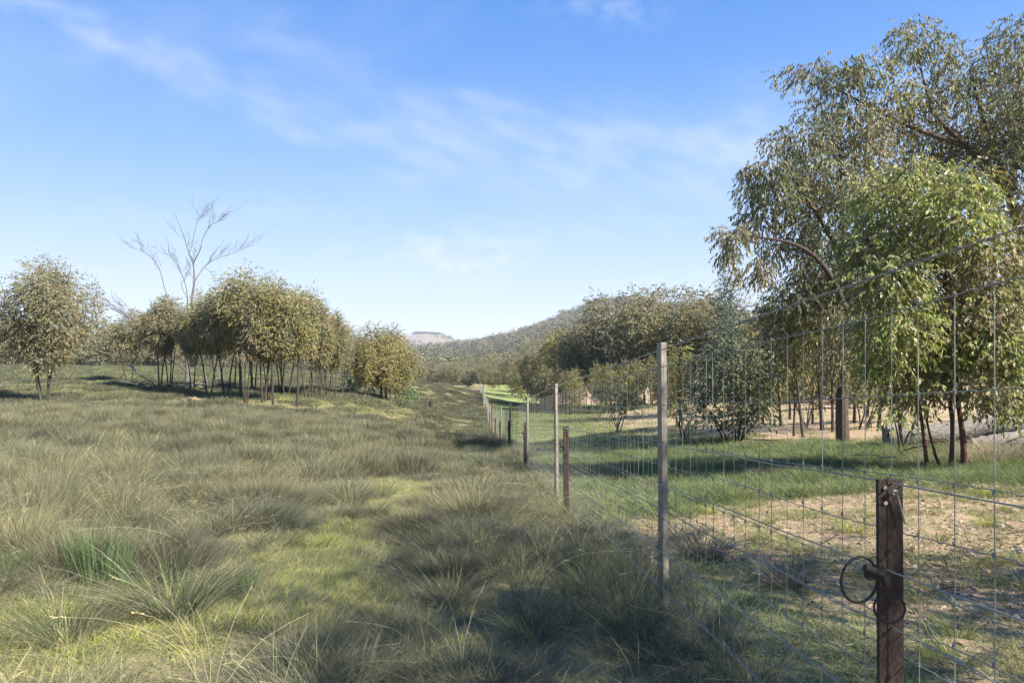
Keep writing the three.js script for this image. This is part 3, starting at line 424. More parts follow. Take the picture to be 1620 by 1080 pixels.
for (const [px, d, s, lst] of [[850, 84, 871, [[850, 612, 16], [838, 622, 14], [862, 622, 15], [850, 632, 14]]], [815, 110, 881, [[815, 600, 12], [806, 608, 10], [824, 610, 12]]], [940, 72, 891, [[940, 600, 18], [925, 615, 16], [955, 612, 16]]], [890, 80, 901, [[885, 600, 18], [900, 610, 16], [875, 618, 14]]], [1030, 66, 911, [[1030, 590, 20], [1015, 605, 18], [1045, 605, 18]]]]) shrub('shrub', 'low green shrub at the foot of the gums beyond the pasture', px, d, s, lst, { pal: 'green', alt: 'golden', altShare: 0.5, dens: 9, len: 0.2, wid: 0.1 }, 3, 'low shrubs under the bush gums');
shrub('shrub', 'loose yellow green shrub between the thin trunks behind the fence', 1275, 26, 981, [[1270, 590, 22], [1250, 610, 20], [1295, 605, 20], [1275, 630, 18], [1240, 585, 16]], { pal: 'golden', alt: 'lime', altShare: 0.5, dens: 6, len: 0.12, wid: 0.05 }, 5);
shrub('shrub', 'loose olive shrub growing against the leaning gum trunk', 1365, 23, 985, [[1370, 600, 26], [1395, 580, 24], [1355, 570, 22], [1390, 625, 18], [1350, 625, 16], [1410, 610, 20]], { pal: 'olive', alt: 'lime', altShare: 0.5, dens: 6, len: 0.12, wid: 0.05 }, 5);
shrub('shrub', 'wispy lime shrub in front of the thick fallen log', 1432, 15.2, 989, [[1430, 640, 26], [1410, 655, 20], [1450, 665, 20], [1425, 615, 20]], { pal: 'lime', dens: 3, len: 0.10, wid: 0.045 }, 4);
{
  const src = shrub('scrub', 'tangled olive scrub filling the space under the bush gums', 1240, 52, 971, [[1240, 600, 22], [1215, 612, 20], [1268, 612, 20], [1240, 625, 20], [1200, 622, 14], [1285, 624, 14]], { pal: 'olive', alt: 'brown', altShare: 0.5, dens: 11, len: 0.2, wid: 0.1, jit: 2 }, 5, 'scrub under the bush gums');
  for (const [px, d, s] of [[1300, 55, 1.1], [1360, 50, 1], [1420, 58, 1.2], [1480, 52, 1.1], [1540, 48, 1.1], [1600, 52, 1.2], [1180, 60, 1.1], [1120, 62, 1], [1640, 46, 1.2], [1330, 66, 1.4], [1450, 68, 1.4], [1570, 66, 1.4], [1070, 68, 1.1], [1240, 72, 1.4], [1390, 44, 0.8], [1515, 60, 1.3], [1660, 60, 1.4], [985, 74, 1.1], [1165, 74, 1.3]]) dup(src, 'scrub', onGround(px, d, 0.1), px * 0.7, [s, s * 1.1, s]);
}
{ // cypress pine
  const d = 50, base = onGround(1155, d), list = []; const rnd = mulberry(921);
  for (let k = 0; k < 26; k++) { const t = k / 25, w = lerp(4, 40, Math.pow(t, 0.8)); list.push([1155 + (rnd() - 0.5) * w * 1.2, lerp(434, 590, t), 7 + 11 * t]); }
  const t = buildTree('cypress_pine', 'dark blue green cypress pine with pointed crown rising among the gums', 'tree', 922, [{ pts: [V(0, -0.3, 0), V(0.1, 4, 0), at(1155, 440, d).sub(base)], r: 0.2, r1: 0.02 }], pxClumps(list, d, base, 2, 923, 16), { pal: 'pine', len: 0.22, wid: 0.07, bark: GREYBROWN, droop: 0.0, hang: -0.3, twigs: 3 }); t.position.copy(base);
}
// bare poles of thin trees between sapling and dark shrub
{
  const kinds = [['olive', 'lime'], ['golden', 'lime'], ['lime', 'brown']];
  [[1272, 21, 1240, 470, 0.05], [1256, 22, 1250, 490, 0.04], [1302, 24, 1290, 420, 0.07], [1318, 23, 1318, 430, 0.05], [1390, 24, 1400, 440, 0.06], [1236, 27, 1228, 470, 0.05], [1208, 29, 1205, 480, 0.05], [1286, 28, 1275, 450, 0.05], [1352, 27, 1360, 450, 0.06], [1420, 26, 1430, 460, 0.06], [1372, 31, 1380, 430, 0.06], [1250, 33, 1250, 460, 0.06], [1330, 32, 1325, 460, 0.05], [1180, 32, 1185, 495, 0.05], [1450, 30, 1450, 440, 0.07]].forEach(([px, d, topPx, topY, r], k) => {
    const base = onGround(px, d), top = at(topPx, topY, d).sub(base), m = at((px + topPx) / 2 + 6 * Math.sin(k * 2), (topY + 650) / 2, d).sub(base), q = 20 / d;
    const [pal, alt] = kinds[k % 3], sp = k % 2 ? 1 : -1, low = 600 - topY - 60;
    const t = buildTree('thin_gum', `thin trunked young gum with ${['olive', 'golden', 'yellow green'][k % 3]} leaves behind the fence`, 'tree', 940 + k, [{ pts: [V(0, -0.2, 0), m, top], r, r1: 0.015, n: 10 }], pxClumps([[topPx, topY + 14, 26 * q], [topPx - 22 * sp, topY + 50, 26 * q], [topPx + 20 * sp, topY + 75, 28 * q], [topPx - 14 * sp, topY + 105, 24 * q], [topPx + 12 * sp, topY + 30, 24 * q], [topPx + 16 * sp, topY + 0.75 * low + 40, 20 * q], [topPx - 20 * sp, topY + 0.9 * low + 30, 18 * q]], d, base, 2, 950 + k, 5.5), { pal, alt, altShare: 0.4, len: 0.13, wid: 0.052, bark: GREYBROWN, forkFrom: 0.3, droop: 0.5, hang: 0.8 }, `thin ${['olive', 'golden', 'yellow green'][k % 3]} gums behind the fence`); t.position.copy(base);
  });
}
// the dead tree
{
  const d = 58, base = onGround(295, d), rnd = mulberry(61), g = new Geo(), Z = (x, y, dd = 0) => at(200 + x / 3.6, 320 + y / 3.6, d + dd).sub(base), grey = [0.13, 0.125, 0.12], k0 = d / F / 3.6;
  const limb = (pts, r0, r1, twigs = 0, spread = 90) => {
    const c = curve(pts, pts.length * 5), rad = taper(r0 * k0 * (r0 > 20 ? 0.55 : 0.3), r1 * k0 * 0.3, c.length - 1, r0 > 20 ? 0.42 : 0.7); g.tube(c, rad, grey, r0 > 20 ? 9 : 6);
    for (let t = 0; t < twigs; t++) { const i = Math.floor(c.length * (0.35 + 0.62 * rnd())), p = c[Math.min(i, c.length - 1)], q = c[Math.min(i + 2, c.length - 1)], dir = q.clone().sub(c[Math.max(0, i - 2)]).normalize(), len = spread * k0 * (0.5 + rnd());
      const e = p.clone().addScaledVector(dir, len * 0.75).add(V((rnd() - 0.5) * len, (0.25 + rnd() * 0.4) * len, (rnd() - 0.5) * len)), w = wander(rnd, p, e, 5, 0.22); g.tube(w, taper(Math.max(rad[Math.min(i, rad.length - 1)] * 0.4, 0.014), 0.007, 5), grey, 4);
      for (let u = 0; u < 2; u++) { const p2 = w[2 + u], e2 = p2.clone().addScaledVector(dir, len * 0.35).add(V((rnd() - 0.5) * len * 0.6, (rnd() - 0.1) * len * 0.5, (rnd() - 0.5) * len * 0.6)); g.tube(wander(rnd, p2, e2, 3, 0.2), taper(0.015, 0.008, 3), grey, 3); } }
  };
  limb([V(0, -0.3, 0), Z(345, 960), Z(342, 850), Z(372, 700), Z(372, 540), Z(385, 450), Z(378, 350), Z(355, 290), Z(320, 180), Z(268, 55)], 30, 3, 9);
  limb([Z(355, 300), Z(375, 230, 1), Z(400, 120, 1), Z(440, 70, 2), Z(505, 10, 2)], 8, 2.5, 8);
  limb([Z(378, 350), Z(422, 260, -1), Z(432, 210, -1), Z(480, 130, -2), Z(565, 95, -2)], 9, 2.5, 10);
  limb([Z(388, 450), Z(440, 370, 2), Z(500, 325, 2), Z(600, 290, 3), Z(725, 238, 3)], 11, 2.5, 14);
  limb([Z(345, 850), Z(345, 530, -1), Z(300, 380, -1), Z(250, 310, -2), Z(195, 285, -2)], 13, 2.5, 10);
  limb([Z(340, 860), Z(225, 520, 1), Z(190, 390, 1), Z(150, 325, 2), Z(90, 280, 2), Z(10, 252, 2)], 12, 2.5, 12);
  limb([Z(350, 560), Z(310, 470), Z(330, 440), Z(350, 385)], 8, 3, 5, 60);
  limb([Z(440, 370, 2), Z(480, 400, 2), Z(505, 470, 3)], 5, 2, 5, 70);
  limb([Z(340, 960), Z(240, 880, -2), Z(180, 790, -2), Z(186, 735, -2)], 14, 5, 4, 60);
  limb([Z(350, 970), Z(400, 935, 2), Z(450, 885, 2)], 14, 7, 3, 60);
  limb([Z(460, 1040, 1), Z(440, 960, 1), Z(425, 900, 1)], 17, 9, 2, 50);
  limb([Z(510, 1040, 1), Z(530, 990, 1), Z(500, 900, 2), Z(555, 868, 2)], 15, 6, 4, 60);
  limb([Z(200, 720, -4), Z(80, 690, -4), Z(-20, 640, -4), Z(-75, 610, -4)], 8, 2.5, 22, 95);
  const t = thing('dead_tree', 'tall bleached grey dead tree with bare spreading limbs rising out of the grove', 'tree', base); part('trunk', g.build(), new THREE.MeshStandardMaterial({ vertexColors: true, map: barkT, roughness: 0.9 }), t);
}
// fallen limbs below it, log and sticks by the sapling
function stick(name, label, pts, r0, r1, col, group, seg = 6) { const g = new Geo(), c = curve(pts.map((p) => p.clone().sub(pts[0])), 12), rnd = mulberry(Math.floor(Math.abs(pts[0].x * 977 + pts[0].z * 131)) + 7); g.tube(c, taper(r0, r1, c.length - 1), col, seg, true); for (let k = 0; k < 3; k++) { const p = c[4 + k * 2], e = c[Math.min(12, 7 + k * 2)].clone().add(V((rnd() - 0.5) * 0.6, rnd() * 0.5, (rnd() - 0.5) * 0.6)); g.tube(wander(rnd, p, e, 3, 0.15), taper(r1 * 0.9, r1 * 0.4, 3), col, 4); } const m = new THREE.Mesh(g.build(), barkM); put(m, name); m.position.copy(pts[0]); return tag(m, label, 'branch', group); }
for (const [xa, ya, xb, yb, lift] of [[206, 578, 252, 612, 0.2], [255, 618, 300, 612, 0.3], [280, 622, 332, 616, 0.25], [320, 618, 362, 626, 0.3], [225, 612, 262, 616, 0.3], [345, 602, 384, 626, 0.1], [295, 616, 348, 624, 0.4], [190, 604, 235, 608, 0.15]]) { const d = 51, a = at(xa, ya, d), b = at(xb, yb, d); a.y = Math.max(a.y, groundY(a.x, a.z) + 0.08); b.y = groundY(b.x, b.z) + 0.1; const m = a.clone().lerp(b, 0.5); m.y += lift; m.z += 0.8; stick('fallen_branch', 'pale fallen branch lying under the dead tree', [a, m, b], 0.09, 0.03, [0.30, 0.31, 0.25], 'fallen branches under the dead tree'); }
{
  const log = (label, pts, r, seed) => { const c = curve(pts.map((p) => p.clone().sub(pts[0])), 20), g = new Geo(), rad = c.map((_, k) => r * (1 + 0.16 * n2(seed, k * 0.35)) * lerp(1, 0.75, k / 20)); g.tube(c, rad, [0.25, 0.225, 0.20], 14, true); const ge = g.build(), p = ge.attributes.position, nn = ge.attributes.normal; for (let k = 0; k < p.count; k++) { const q = (Math.abs(nn.getX(k)) > 0.8 ? 0.16 : 0.05) * n3(p.getX(k) * 1.2 + seed, p.getY(k) * 9, p.getZ(k) * 9); p.setXYZ(k, p.getX(k) + nn.getX(k) * q, p.getY(k) + nn.getY(k) * q, p.getZ(k) + nn.getZ(k) * q); } const t = thing('fallen_log', label, 'log', pts[0]); part('log', ge, barkM, t); return t; };
  const G = (px, d, up) => { const p = onGround(px, d); p.y += up; return p; };
  log('thick weathered grey log lying behind the lime sapling', [G(1402, 16.6, 0.30), G(1470, 16.4, 0.34), G(1545, 16.3, 0.40), G(1640, 16.0, 0.42)], 0.30, 3);
  log('thinner grey log resting against the thick log', [G(1535, 15.4, 0.14), G(1590, 15.3, 0.22), G(1660, 15.4, 0.3)], 0.17, 8);
  for (const [a, b] of [[[1500, 14.6, 0.12], [1580, 14.2, 0.5]], [[1560, 14.2, 0.06], [1640, 13.8, 0.45]], [[1590, 13.5, 0.05], [1640, 14.2, 0.35]], [[1420, 14.8, 0.05], [1480, 14.0, 0.3]], [[1380, 14, 0.05], [1460, 13.2, 0.05]], [[1330, 14.5, 0.04], [1420, 13.6, 0.06]]]) { const p = G(...a), q = G(...b); stick('fallen_branch', 'dead grey stick lying in the grass round the lime sapling', [p, p.clone().lerp(q, 0.5).add(V(0, 0.08, 0.1)), q], 0.025, 0.008, [0.24, 0.2, 0.16], 'dead sticks round the sapling', 5); }
}
// ---------------------------------------------------------------- far woods
{
  const rnd = mulberry(301);
  const farGeo = (seed, pal, n, size, trunk = true) => { const r = mulberry(seed), g = new Geo(); for (let k = 0; k < 7; k++) { const a = k * 2.4, q = 0.22 * Math.sqrt(r()); sprayLeaves(g, r, V(Math.cos(a) * q, 0.45 + 0.4 * r(), Math.sin(a) * q), [0.17, 0.15, 0.17], n / 7, { pal, len: size, wid: size * 0.55, perTwig: 3, droop: 0.3, hang: 0.2 }); } if (trunk) g.tube([V(0, -0.1, 0), V(0.02, 0.3, 0), V(0, 0.7, 0)], [0.022, 0.016, 0.006], [0.2, 0.17, 0.14], 4); return g.build(); };
  const white = (g) => g; // colours stay in the vertices; copies are tinted a little
  const wood = (name, label, geos, places) => geos.forEach((g, k) => { const mine = places.filter((_, i) => i % geos.length === k), m = new THREE.InstancedMesh(white(g), farLeafM, mine.length), o = new THREE.Object3D(), c = new THREE.Color(); mine.forEach((p, i) => { o.position.set(p[0], p[1], p[2]); o.rotation.set(0, rnd() * 6.28, 0); o.scale.set(p[3] * p[4], p[3], p[3] * p[4]); o.updateMatrix(); m.setMatrixAt(i, o.matrix); const b = (0.5 + rnd() * 0.55) * (1 + 0.5 * fbm(p[0] * 0.01, p[2] * 0.01, 2)); m.setColorAt(i, c.setRGB(b * (0.92 + rnd() * 0.2), b, b * (0.9 + rnd() * 0.2))); }); put(m, name); tag(m, label[k], 'woodland', null, 'stuff'); });
  const hillside = [], far = [];
  for (let k = 0; k < 9500; k++) { const r = Math.sqrt(lerp(205 * 205, 1330 * 1330, rnd())), px = lerp(560, 1080, rnd()); if (fbm(px * 0.012, r * 0.008, 3) < 0.22 + 0.4 * rnd()) hillside.push([colX(px, r), ridgeY(px, r) - 0.4, -r, (7 + rnd() * rnd() * 9) * lerp(0.9, 1.6, sstep(300, 1200, r)), 0.9 + rnd() * 0.6]); }
  for (let k = 0; k < 1600; k++) { const r = Math.sqrt(lerp(205 * 205, 520 * 520, rnd())), px = lerp(600, 900, rnd()); hillside.push([colX(px, r), ridgeY(px, r) - 0.4, -r, 7 + rnd() * 4, 1.1 + rnd() * 0.5]); }
  wood('woodland', ['grey green bush covering the hillside behind the paddock', 'olive bush covering the hillside behind the paddock', 'darker bush scattered over the hillside behind the paddock'], [farGeo(302, 'grey', 260, 0.085), farGeo(303, 'olive', 260, 0.085), farGeo(304, 'dark', 260, 0.085)], hillside);
  for (let k = 0; k < 420; k++) { const a = rnd(); let px, r; if (a < 0.3) { px = 652 + 42 * rnd(); r = 2640 + 60 * rnd(); } else if (a < 0.62) { px = 645 + 90 * rnd(); r = lerp(1900, 2250, rnd()); } else if (a < 0.72) { px = 690 + 50 * rnd(); r = 2350 + 300 * rnd(); } else { px = 560 + 240 * rnd(); r = 1600 + 350 * rnd(); } far.push([colX(px, r), farY(px, r) - 0.5, -r, 10 + 7 * rnd(), 1 + rnd() * 0.4]); }
  wood('distant_woodland', ['dark clumps of trees on the far bare hill'], [farGeo(305, 'dark', 150, 0.11, false)], far);
}
// ---------------------------------------------------------------- the fences
const fp = (d, up) => V(fenceX(d), EYE + fenceG(d) + up, -d);
const HEIGHTS = [1.75, 1.49, 1.236, 1.08, 0.918, 0.81, 0.71, 0.61, 0.5, 0.38, 0.25, 0.12];
{
  const fence = thing('mesh_fence', 'tall galvanised wire mesh fence running away across the paddock, barbed wire on top', 'fence', fp(0, 0)), O = fence.position, P = (d, up, side = 0) => fp(d, up).sub(O).add(V(side, 0, 0));
  const SP = 0.1405, D0 = 1.12;
  for (const h of HEIGHTS) {
    const g = new Geo(), pts = [], first = 0.3;
    for (let d = first; d < 16; d += SP / 8) { const ph = ((d - D0) / SP) % 1, crimp = 0.0042 * Math.sin((ph - 0.5) * 14) * Math.exp(-(((ph - 0.5) / 0.16) ** 2)); pts.push(P(d, h + crimp + 0.014 * n2(d * 0.45, h * 9), 0.004 * n2(d * 0.7 + 9, h * 5))); }
    for (let d = 16; d < 130; d += d < 45 ? 0.5 : 2) pts.push(P(d, h));
    g.tube(pts, pts.map((p) => (p.z - O.z > -16 ? 0.0018 : 0.0016)).map((r, k) => (h === 1.75 ? r * 1.3 : r)), [1, 1, 1], 5); part('line_wire', g.build(), wireM, fence);
  }
  { // stay wires: one shape, each a wire of its own as far as they can be told apart
    const g = new Geo(); g.tube([V(0, 0.08, 0), V(0.002, 0.9, 0), V(0, 1.755, 0)], [0.0015, 0.0015, 0.0015], [1, 1, 1], 5);
    for (const h of HEIGHTS) { const w = []; for (let k = 0; k <= 8; k++) { const a = k / 8 * Math.PI * 4; w.push(V(Math.cos(a) * 0.0042, h + (k / 8 - 0.5) * 0.014, Math.sin(a) * 0.0042)); } g.tube(w, w.map(() => 0.0022), [1, 1, 1], 4); }
    const near = g.build(), s = new Geo(); s.tube([V(0, 0.08, 0), V(0, 1.755, 0)], [0.00125, 0.00125], [1, 1, 1], 4); const plain = s.build(), rest = new Geo(), rnd = mulberry(7);
    for (let k = 0; k < 860; k++) { const d = D0 + k * SP; if (k < 295) { const m = part('stay_wire', k < 90 ? near : plain, wireM, fence); m.position.copy(P(d, 0)); m.rotation.z = (rnd() - 0.5) * 0.012; m.rotation.x = (rnd() - 0.5) * 0.008; } else rest.tube([P(d, 0.08), P(d, 1.755)], [0.00125, 0.00125], [1, 1, 1], 3); }
    part('stay_wire', rest.build(), wireM, fence).userData.kind = 'stuff';
  }
  { // barbed wire: two twisted strands and barbs
    const g = new Geo(); for (const ph of [0, Math.PI]) { const pts = []; for (let d = 0.3; d < 16; d += 0.02) pts.push(P(d, 1.866 + 0.0027 * Math.cos(d * 62 + ph), 0.0027 * Math.sin(d * 62 + ph))); g.tube(pts, pts.map(() => 0.0019), [1, 1, 1], 4); }
    const far = []; for (let d = 16; d < 130; d += 1.5) far.push(P(d, 1.866)); g.tube(far, far.map(() => 0.0045), [1, 1, 1], 4);
    const rnd = mulberry(8); for (let d = 0.5; d < 16; d += 0.1) { const p = P(d, 1.866), a = rnd() * 6.28; for (const s of [-1, 1]) { const q = V(Math.cos(a), Math.sin(a), s * 0.4).multiplyScalar(0.014 * s); g.tube([p.clone().sub(q), p.clone().add(q)], [0.0017, 0.0009], [1, 1, 1], 3); } const w = []; for (let k = 0; k <= 8; k++) { const t = k / 8 * 12.6; w.push(P(d + (k / 8 - 0.5) * 0.012, 1.866 + 0.0055 * Math.cos(t), 0.0055 * Math.sin(t))); } g.tube(w, w.map(() => 0.0018), [1, 1, 1], 3); }
    part('barbed_wire', g.build(), wireM, fence);
  }
  // tall posts: a rounded steel channel
  const sh = new THREE.Shape(); const w = 0.025, q = 0.021, t = 0.006; sh.moveTo(-w, -q); sh.lineTo(-w + t, -q); sh.lineTo(-w + t, q - t); sh.lineTo(w - t, q - t); sh.lineTo(w - t, -q); sh.lineTo(w, -q); sh.lineTo(w, q - 0.008); sh.quadraticCurveTo(w, q, w - 0.008, q); sh.lineTo(-w + 0.008, q); sh.quadraticCurveTo(-w, q, -w, q - 0.008); sh.closePath();
  const H = 2.35, tall = new THREE.ExtrudeGeometry(sh, { depth: H, bevelEnabled: true, bevelSize: 0.0015, bevelThickness: 0.002, bevelSegments: 1, curveSegments: 4 }); tall.rotateX(-Math.PI / 2); tall.translate(0, 1.92 - H, 0);
  const hole = new THREE.CylinderGeometry(0.005, 0.005, 0.004, 8); hole.rotateX(Math.PI / 2);
  const boltG = new THREE.CylinderGeometry(0.008, 0.009, 0.008, 6); boltG.rotateX(Math.PI / 2);
  let n = 0;
  for (const [d, kind, hs, lean] of [[4.73, galvM, 1, 0.012], [10.9, galvM, 1, 0.012], [17.0, galvM, 0.995, 0], [25.5, greenPostM, 1, -0.005], [33.6, galvM, 1, 0.004], [41.8, greenPostM, 1, -0.01], [46, redM, 1.05, 0], [50, greenPostM, 1, 0], [55, galvM, 1, 0.01], [62, galvM, 1, 0], [69, galvM, 1, 0.01], [76, galvM, 1, 0], [83, galvM, 1, 0], [90, galvM, 1, 0.01], [97, galvM, 1, 0], [104, galvM, 1, 0], [112, galvM, 1, 0], [121, galvM, 1, 0]]) {
    const p = part('post', tall, kind, fence); p.position.copy(P(d, 0, 0.036)); p.rotation.set(0, Math.PI + 0.45, -lean); p.scale.set(kind === redM ? 1.6 : 1, hs, kind === redM ? 1.6 : 1);
    if (kind === redM) p.userData.label = 'rusty red post';
    if (n++ < 3) for (const h of [1.866, 1.75, 1.49, 1.236, 0.918]) { const b = part('bolt', boltG, rustM, p); b.position.set(0.018 * (h > 1.8 ? 1 : 0.4), h + 0.01, q + 0.003); }
  }
}
{
  const fence = thing('rusty_post_fence', 'old low fence of rusty steel pickets strung with plain wires along the mesh', 'fence', fp(0, 0)), O = fence.position, P = (d, up, side = -0.05) => fp(d, up).sub(O).add(V(side, 0, 0));
  const ys = new THREE.Shape(); // star picket: broad flange with a ridge down its face
  ys.moveTo(-0.038, 0.004); ys.lineTo(-0.036, 0.008); ys.lineTo(0.006, 0.010); ys.lineTo(0.011, 0.030); ys.lineTo(0.019, 0.030); ys.lineTo(0.022, 0.010); ys.lineTo(0.036, 0.007); ys.lineTo(0.038, 0.003); ys.lineTo(0.036, -0.004); ys.lineTo(-0.036, -0.004); ys.closePath();
  const H = 1.75, TOP = 1.27, pg = new THREE.ExtrudeGeometry(ys, { depth: H, bevelEnabled: true, bevelSize: 0.0012, bevelThickness: 0.002, bevelSegments: 1 }); pg.rotateX(-Math.PI / 2); pg.translate(0, TOP - H, 0);
  { const uv = pg.attributes.uv, p = pg.attributes.position; for (let k = 0; k < uv.count; k++) uv.setXY(k, (p.getX(k) + p.getZ(k)) * 4, p.getY(k) * 3); }
  const holeG = new THREE.CylinderGeometry(0.0062, 0.0062, 0.003, 12); holeG.rotateX(Math.PI / 2); const holeM = new THREE.MeshStandardMaterial({ color: new THREE.Color(0.30, 0.24, 0.17), roughness: 1 });
  const tie = (dir) => { const g = new Geo(); g.tube(curve([V(-0.006, TOP - 0.035, 0.014), V(0.004, TOP - 0.03, 0.02), V(0.012, TOP - 0.045, 0.019), V(0.03 * dir + 0.004, TOP - 0.125, 0.018)], 12), taper(0.0032, 0.0028, 12), [1, 1, 1], 5); const r = []; for (let k = 0; k <= 14; k++) { const a = k / 14 * 9; r.push(V(0.004 + 0.007 * Math.cos(a), TOP - 0.034 + 0.007 * Math.sin(a), 0.016 + k * 0.0006)); } g.tube(r, r.map(() => 0.0025), [1, 1, 1], 4); return g.build(); };
  const tieG = tie(1), ring = (R, r) => { const g = new THREE.TorusGeometry(R, r, 7, 40); return g; }, ringA = ring(0.066, 0.004), ringB = ring(0.042, 0.0034);
  const clampG = mergeGeometries([new THREE.BoxGeometry(0.05, 0.03, 0.03).toNonIndexed(), new THREE.CylinderGeometry(0.011, 0.014, 0.05, 8).toNonIndexed().rotateZ(1.2).translate(-0.015, 0.012, 0.012), new THREE.BoxGeometry(0.018, 0.055, 0.022).toNonIndexed().rotateZ(0.4).translate(0.02, -0.005, 0.012)].map((g) => { g.deleteAttribute('uv'); return g; }));
  let n = 0;
  for (const d of [2.01, 9.16, 16.8, 24.6, 33.0, 41.0, 49.0, 57, 65]) {
    const p = part('picket', pg, rustM, fence); p.position.copy(P(d, n === 0 ? -0.035 : 0, -0.05)); p.rotation.set(0, n === 0 ? 0.06 : 0.25, n === 0 ? 0.006 : 0.015 * Math.sin(d)); 
    if (n < 5) { const b = part('wire_tie', tieG, wireM, p); b.position.z = 0.0; const h = part('hole', holeG, holeM, p); h.position.set(-0.018, TOP - 0.066, 0.0085); const h2 = part('hole', holeG, holeM, p); h2.position.set(-0.018, TOP - 0.022, 0.0085); }
    if (n < 5) { const c = part('insulator', clampG, blackM, p); c.position.set(-0.055, 1.0, 0.015); const r1 = part('loop', ringA, blackM, p); r1.position.set(-0.105, 0.985, 0.02); r1.rotation.y = 0.25; const r2 = part('loop', ringB, blackM, p); r2.position.set(-0.025, 0.905, 0.035); r2.rotation.y = -0.2; }
    n++;
  }
  for (const [h, s, tw] of [[1.225, -0.075, 0], [0.975, -0.10, 0], [0.80, -0.075, 1], [0.52, -0.075, 0], [0.28, -0.075, 0]]) {
    const g = new Geo(); for (const ph of tw ? [0, Math.PI] : [0]) { const pts = []; for (let d = 0.3; d < 12; d += tw ? 0.03 : 0.12) pts.push(P(d, h + (tw ? 0.004 * Math.cos(d * 38 + ph) : 0) + 0.006 * n2(d * 0.9, h * 7), s + 0.02 + (tw ? 0.004 * Math.sin(d * 38 + ph) : 0))); for (let d = 12; d < 66; d += 1.2) pts.push(P(d, h, s + 0.02)); g.tube(pts, pts.map(() => (tw ? 0.0021 : 0.0027)), [1, 1, 1], 5); }
    part('plain_wire', g.build(), wireM, fence);
  }
}

// ---------------------------------------------------------------- grass
function tuft(seed, n, h0, h1, rad, wid, cols, lean, bend, seg = 3) {
  const r = mulberry(seed), g = new Geo();
  for (let k = 0; k < n; k++) {
    const a = r() * 6.283, q = Math.sqrt(r()) * rad, x = Math.cos(a) * q, z = Math.sin(a) * q, h = lerp(h0, h1, Math.pow(r(), 0.8)), la = a + (r() - 0.5) * 2.2, l = lean * (0.3 + r()) * h, b = bend * (r() * 1.4) * h, w = wid * (0.6 + 0.8 * r()) / 2, fa = r() * 6.283, sx = Math.cos(fa) * w, sz = Math.sin(fa) * w;
    const c0 = cols[Math.floor(r() * cols.length)], m = 0.6 + r() * 0.8, c = c0.map((v) => v * m); let prev = -1; const nx = -Math.sin(fa) * 0.8, nz = Math.cos(fa) * 0.8;
    for (let s = 0; s <= seg; s++) { const t = s / seg, ox = Math.cos(la) * (l * t + b * t * t), oz = Math.sin(la) * (l * t + b * t * t), y = h * (t - 0.28 * (bend + lean) * t * t) - 0.03, f = s === seg ? 0 : 1 - t * 0.45;
      const i = g.vert(x + ox + sx * f, y, z + oz + sz * f, nx, 0.6, nz, c); if (s < seg) g.vert(x + ox - sx * f, y, z + oz - sz * f, nx, 0.6, nz, c);
      if (prev >= 0) { if (s < seg) g.i.push(prev, prev + 1, i, i, prev + 1, i + 1); else g.i.push(prev, prev + 1, i); } prev = i; }
  }
  const ge = g.build(); ge.computeVertexNormals(); return ge;
}
const DRY = [[0.102, 0.112, 0.051], [0.080, 0.093, 0.041], [0.139, 0.139, 0.070], [0.061, 0.080, 0.030], [0.082, 0.080, 0.041], [0.048, 0.067, 0.024], [0.238, 0.226, 0.131], [0.205, 0.193, 0.102]];
const STALK = [[0.28, 0.26, 0.15], [0.23, 0.21, 0.125], [0.19, 0.18, 0.10]];
const GREENDRY = [[0.102, 0.132, 0.043], [0.136, 0.153, 0.055], [0.076, 0.111, 0.034], [0.178, 0.178, 0.085]];
const LIME = [[0.25, 0.30, 0.03], [0.30, 0.33, 0.035], [0.19, 0.24, 0.03], [0.34, 0.32, 0.07]];
const RUSH = [[0.05, 0.105, 0.026], [0.065, 0.125, 0.03], [0.04, 0.08, 0.024], [0.085, 0.125, 0.038]];
const STRAW = [[0.32, 0.275, 0.145], [0.27, 0.23, 0.125], [0.23, 0.205, 0.10], [0.19, 0.20, 0.075]];
function scatter(name, label, geos, want, gen) {
  const lists = geos.map(() => []), rnd = mulberry(want + 17), c = new THREE.Color(), o = new THREE.Object3D(); let tries = 0, got = 0;
  while (got < want && tries < want * 12) { tries++; const p = gen(rnd); if (!p) continue; lists[Math.floor(rnd() * geos.length)].push(p); got++; }
  geos.forEach((g, k) => { const m = new THREE.InstancedMesh(g, grassM, lists[k].length); lists[k].forEach((p, i) => { o.position.set(p.x, groundY(p.x, -p.d) - 0.01, -p.d); o.rotation.set((rnd() - 0.5) * 0.25, rnd() * 6.28, (rnd() - 0.5) * 0.25); o.scale.set(p.s * (p.w ?? 1), p.s * (p.h ?? 1), p.s * (p.w ?? 1)); o.updateMatrix(); m.setMatrixAt(i, o.matrix); m.setColorAt(i, c.setRGB(...(p.c ?? [1, 1, 1]))); }); put(m, name); tag(m, label, 'grass', null, 'stuff'); });
}
const inView = (x, d, pad) => Math.abs(x) < 0.76 * d + pad;
const tint = (x, d, r) => { const a = fbm(x * 0.25 + 9, d * 0.25, 2), b = 0.85 + 0.3 * r() + 0.2 * fbm(x * 0.9, d * 0.9 + 7, 2); return [b * (1 + 0.10 * a), b, b * (1 - 0.12 * a)]; };
const hash2 = (i, j, k = 0) => { let h = (i * 374761393 + j * 668265263 + k * 2147483647) | 0; h = Math.imul(h ^ (h >>> 13), 1274126177); return ((h ^ (h >>> 16)) >>> 0) / 4294967296; };
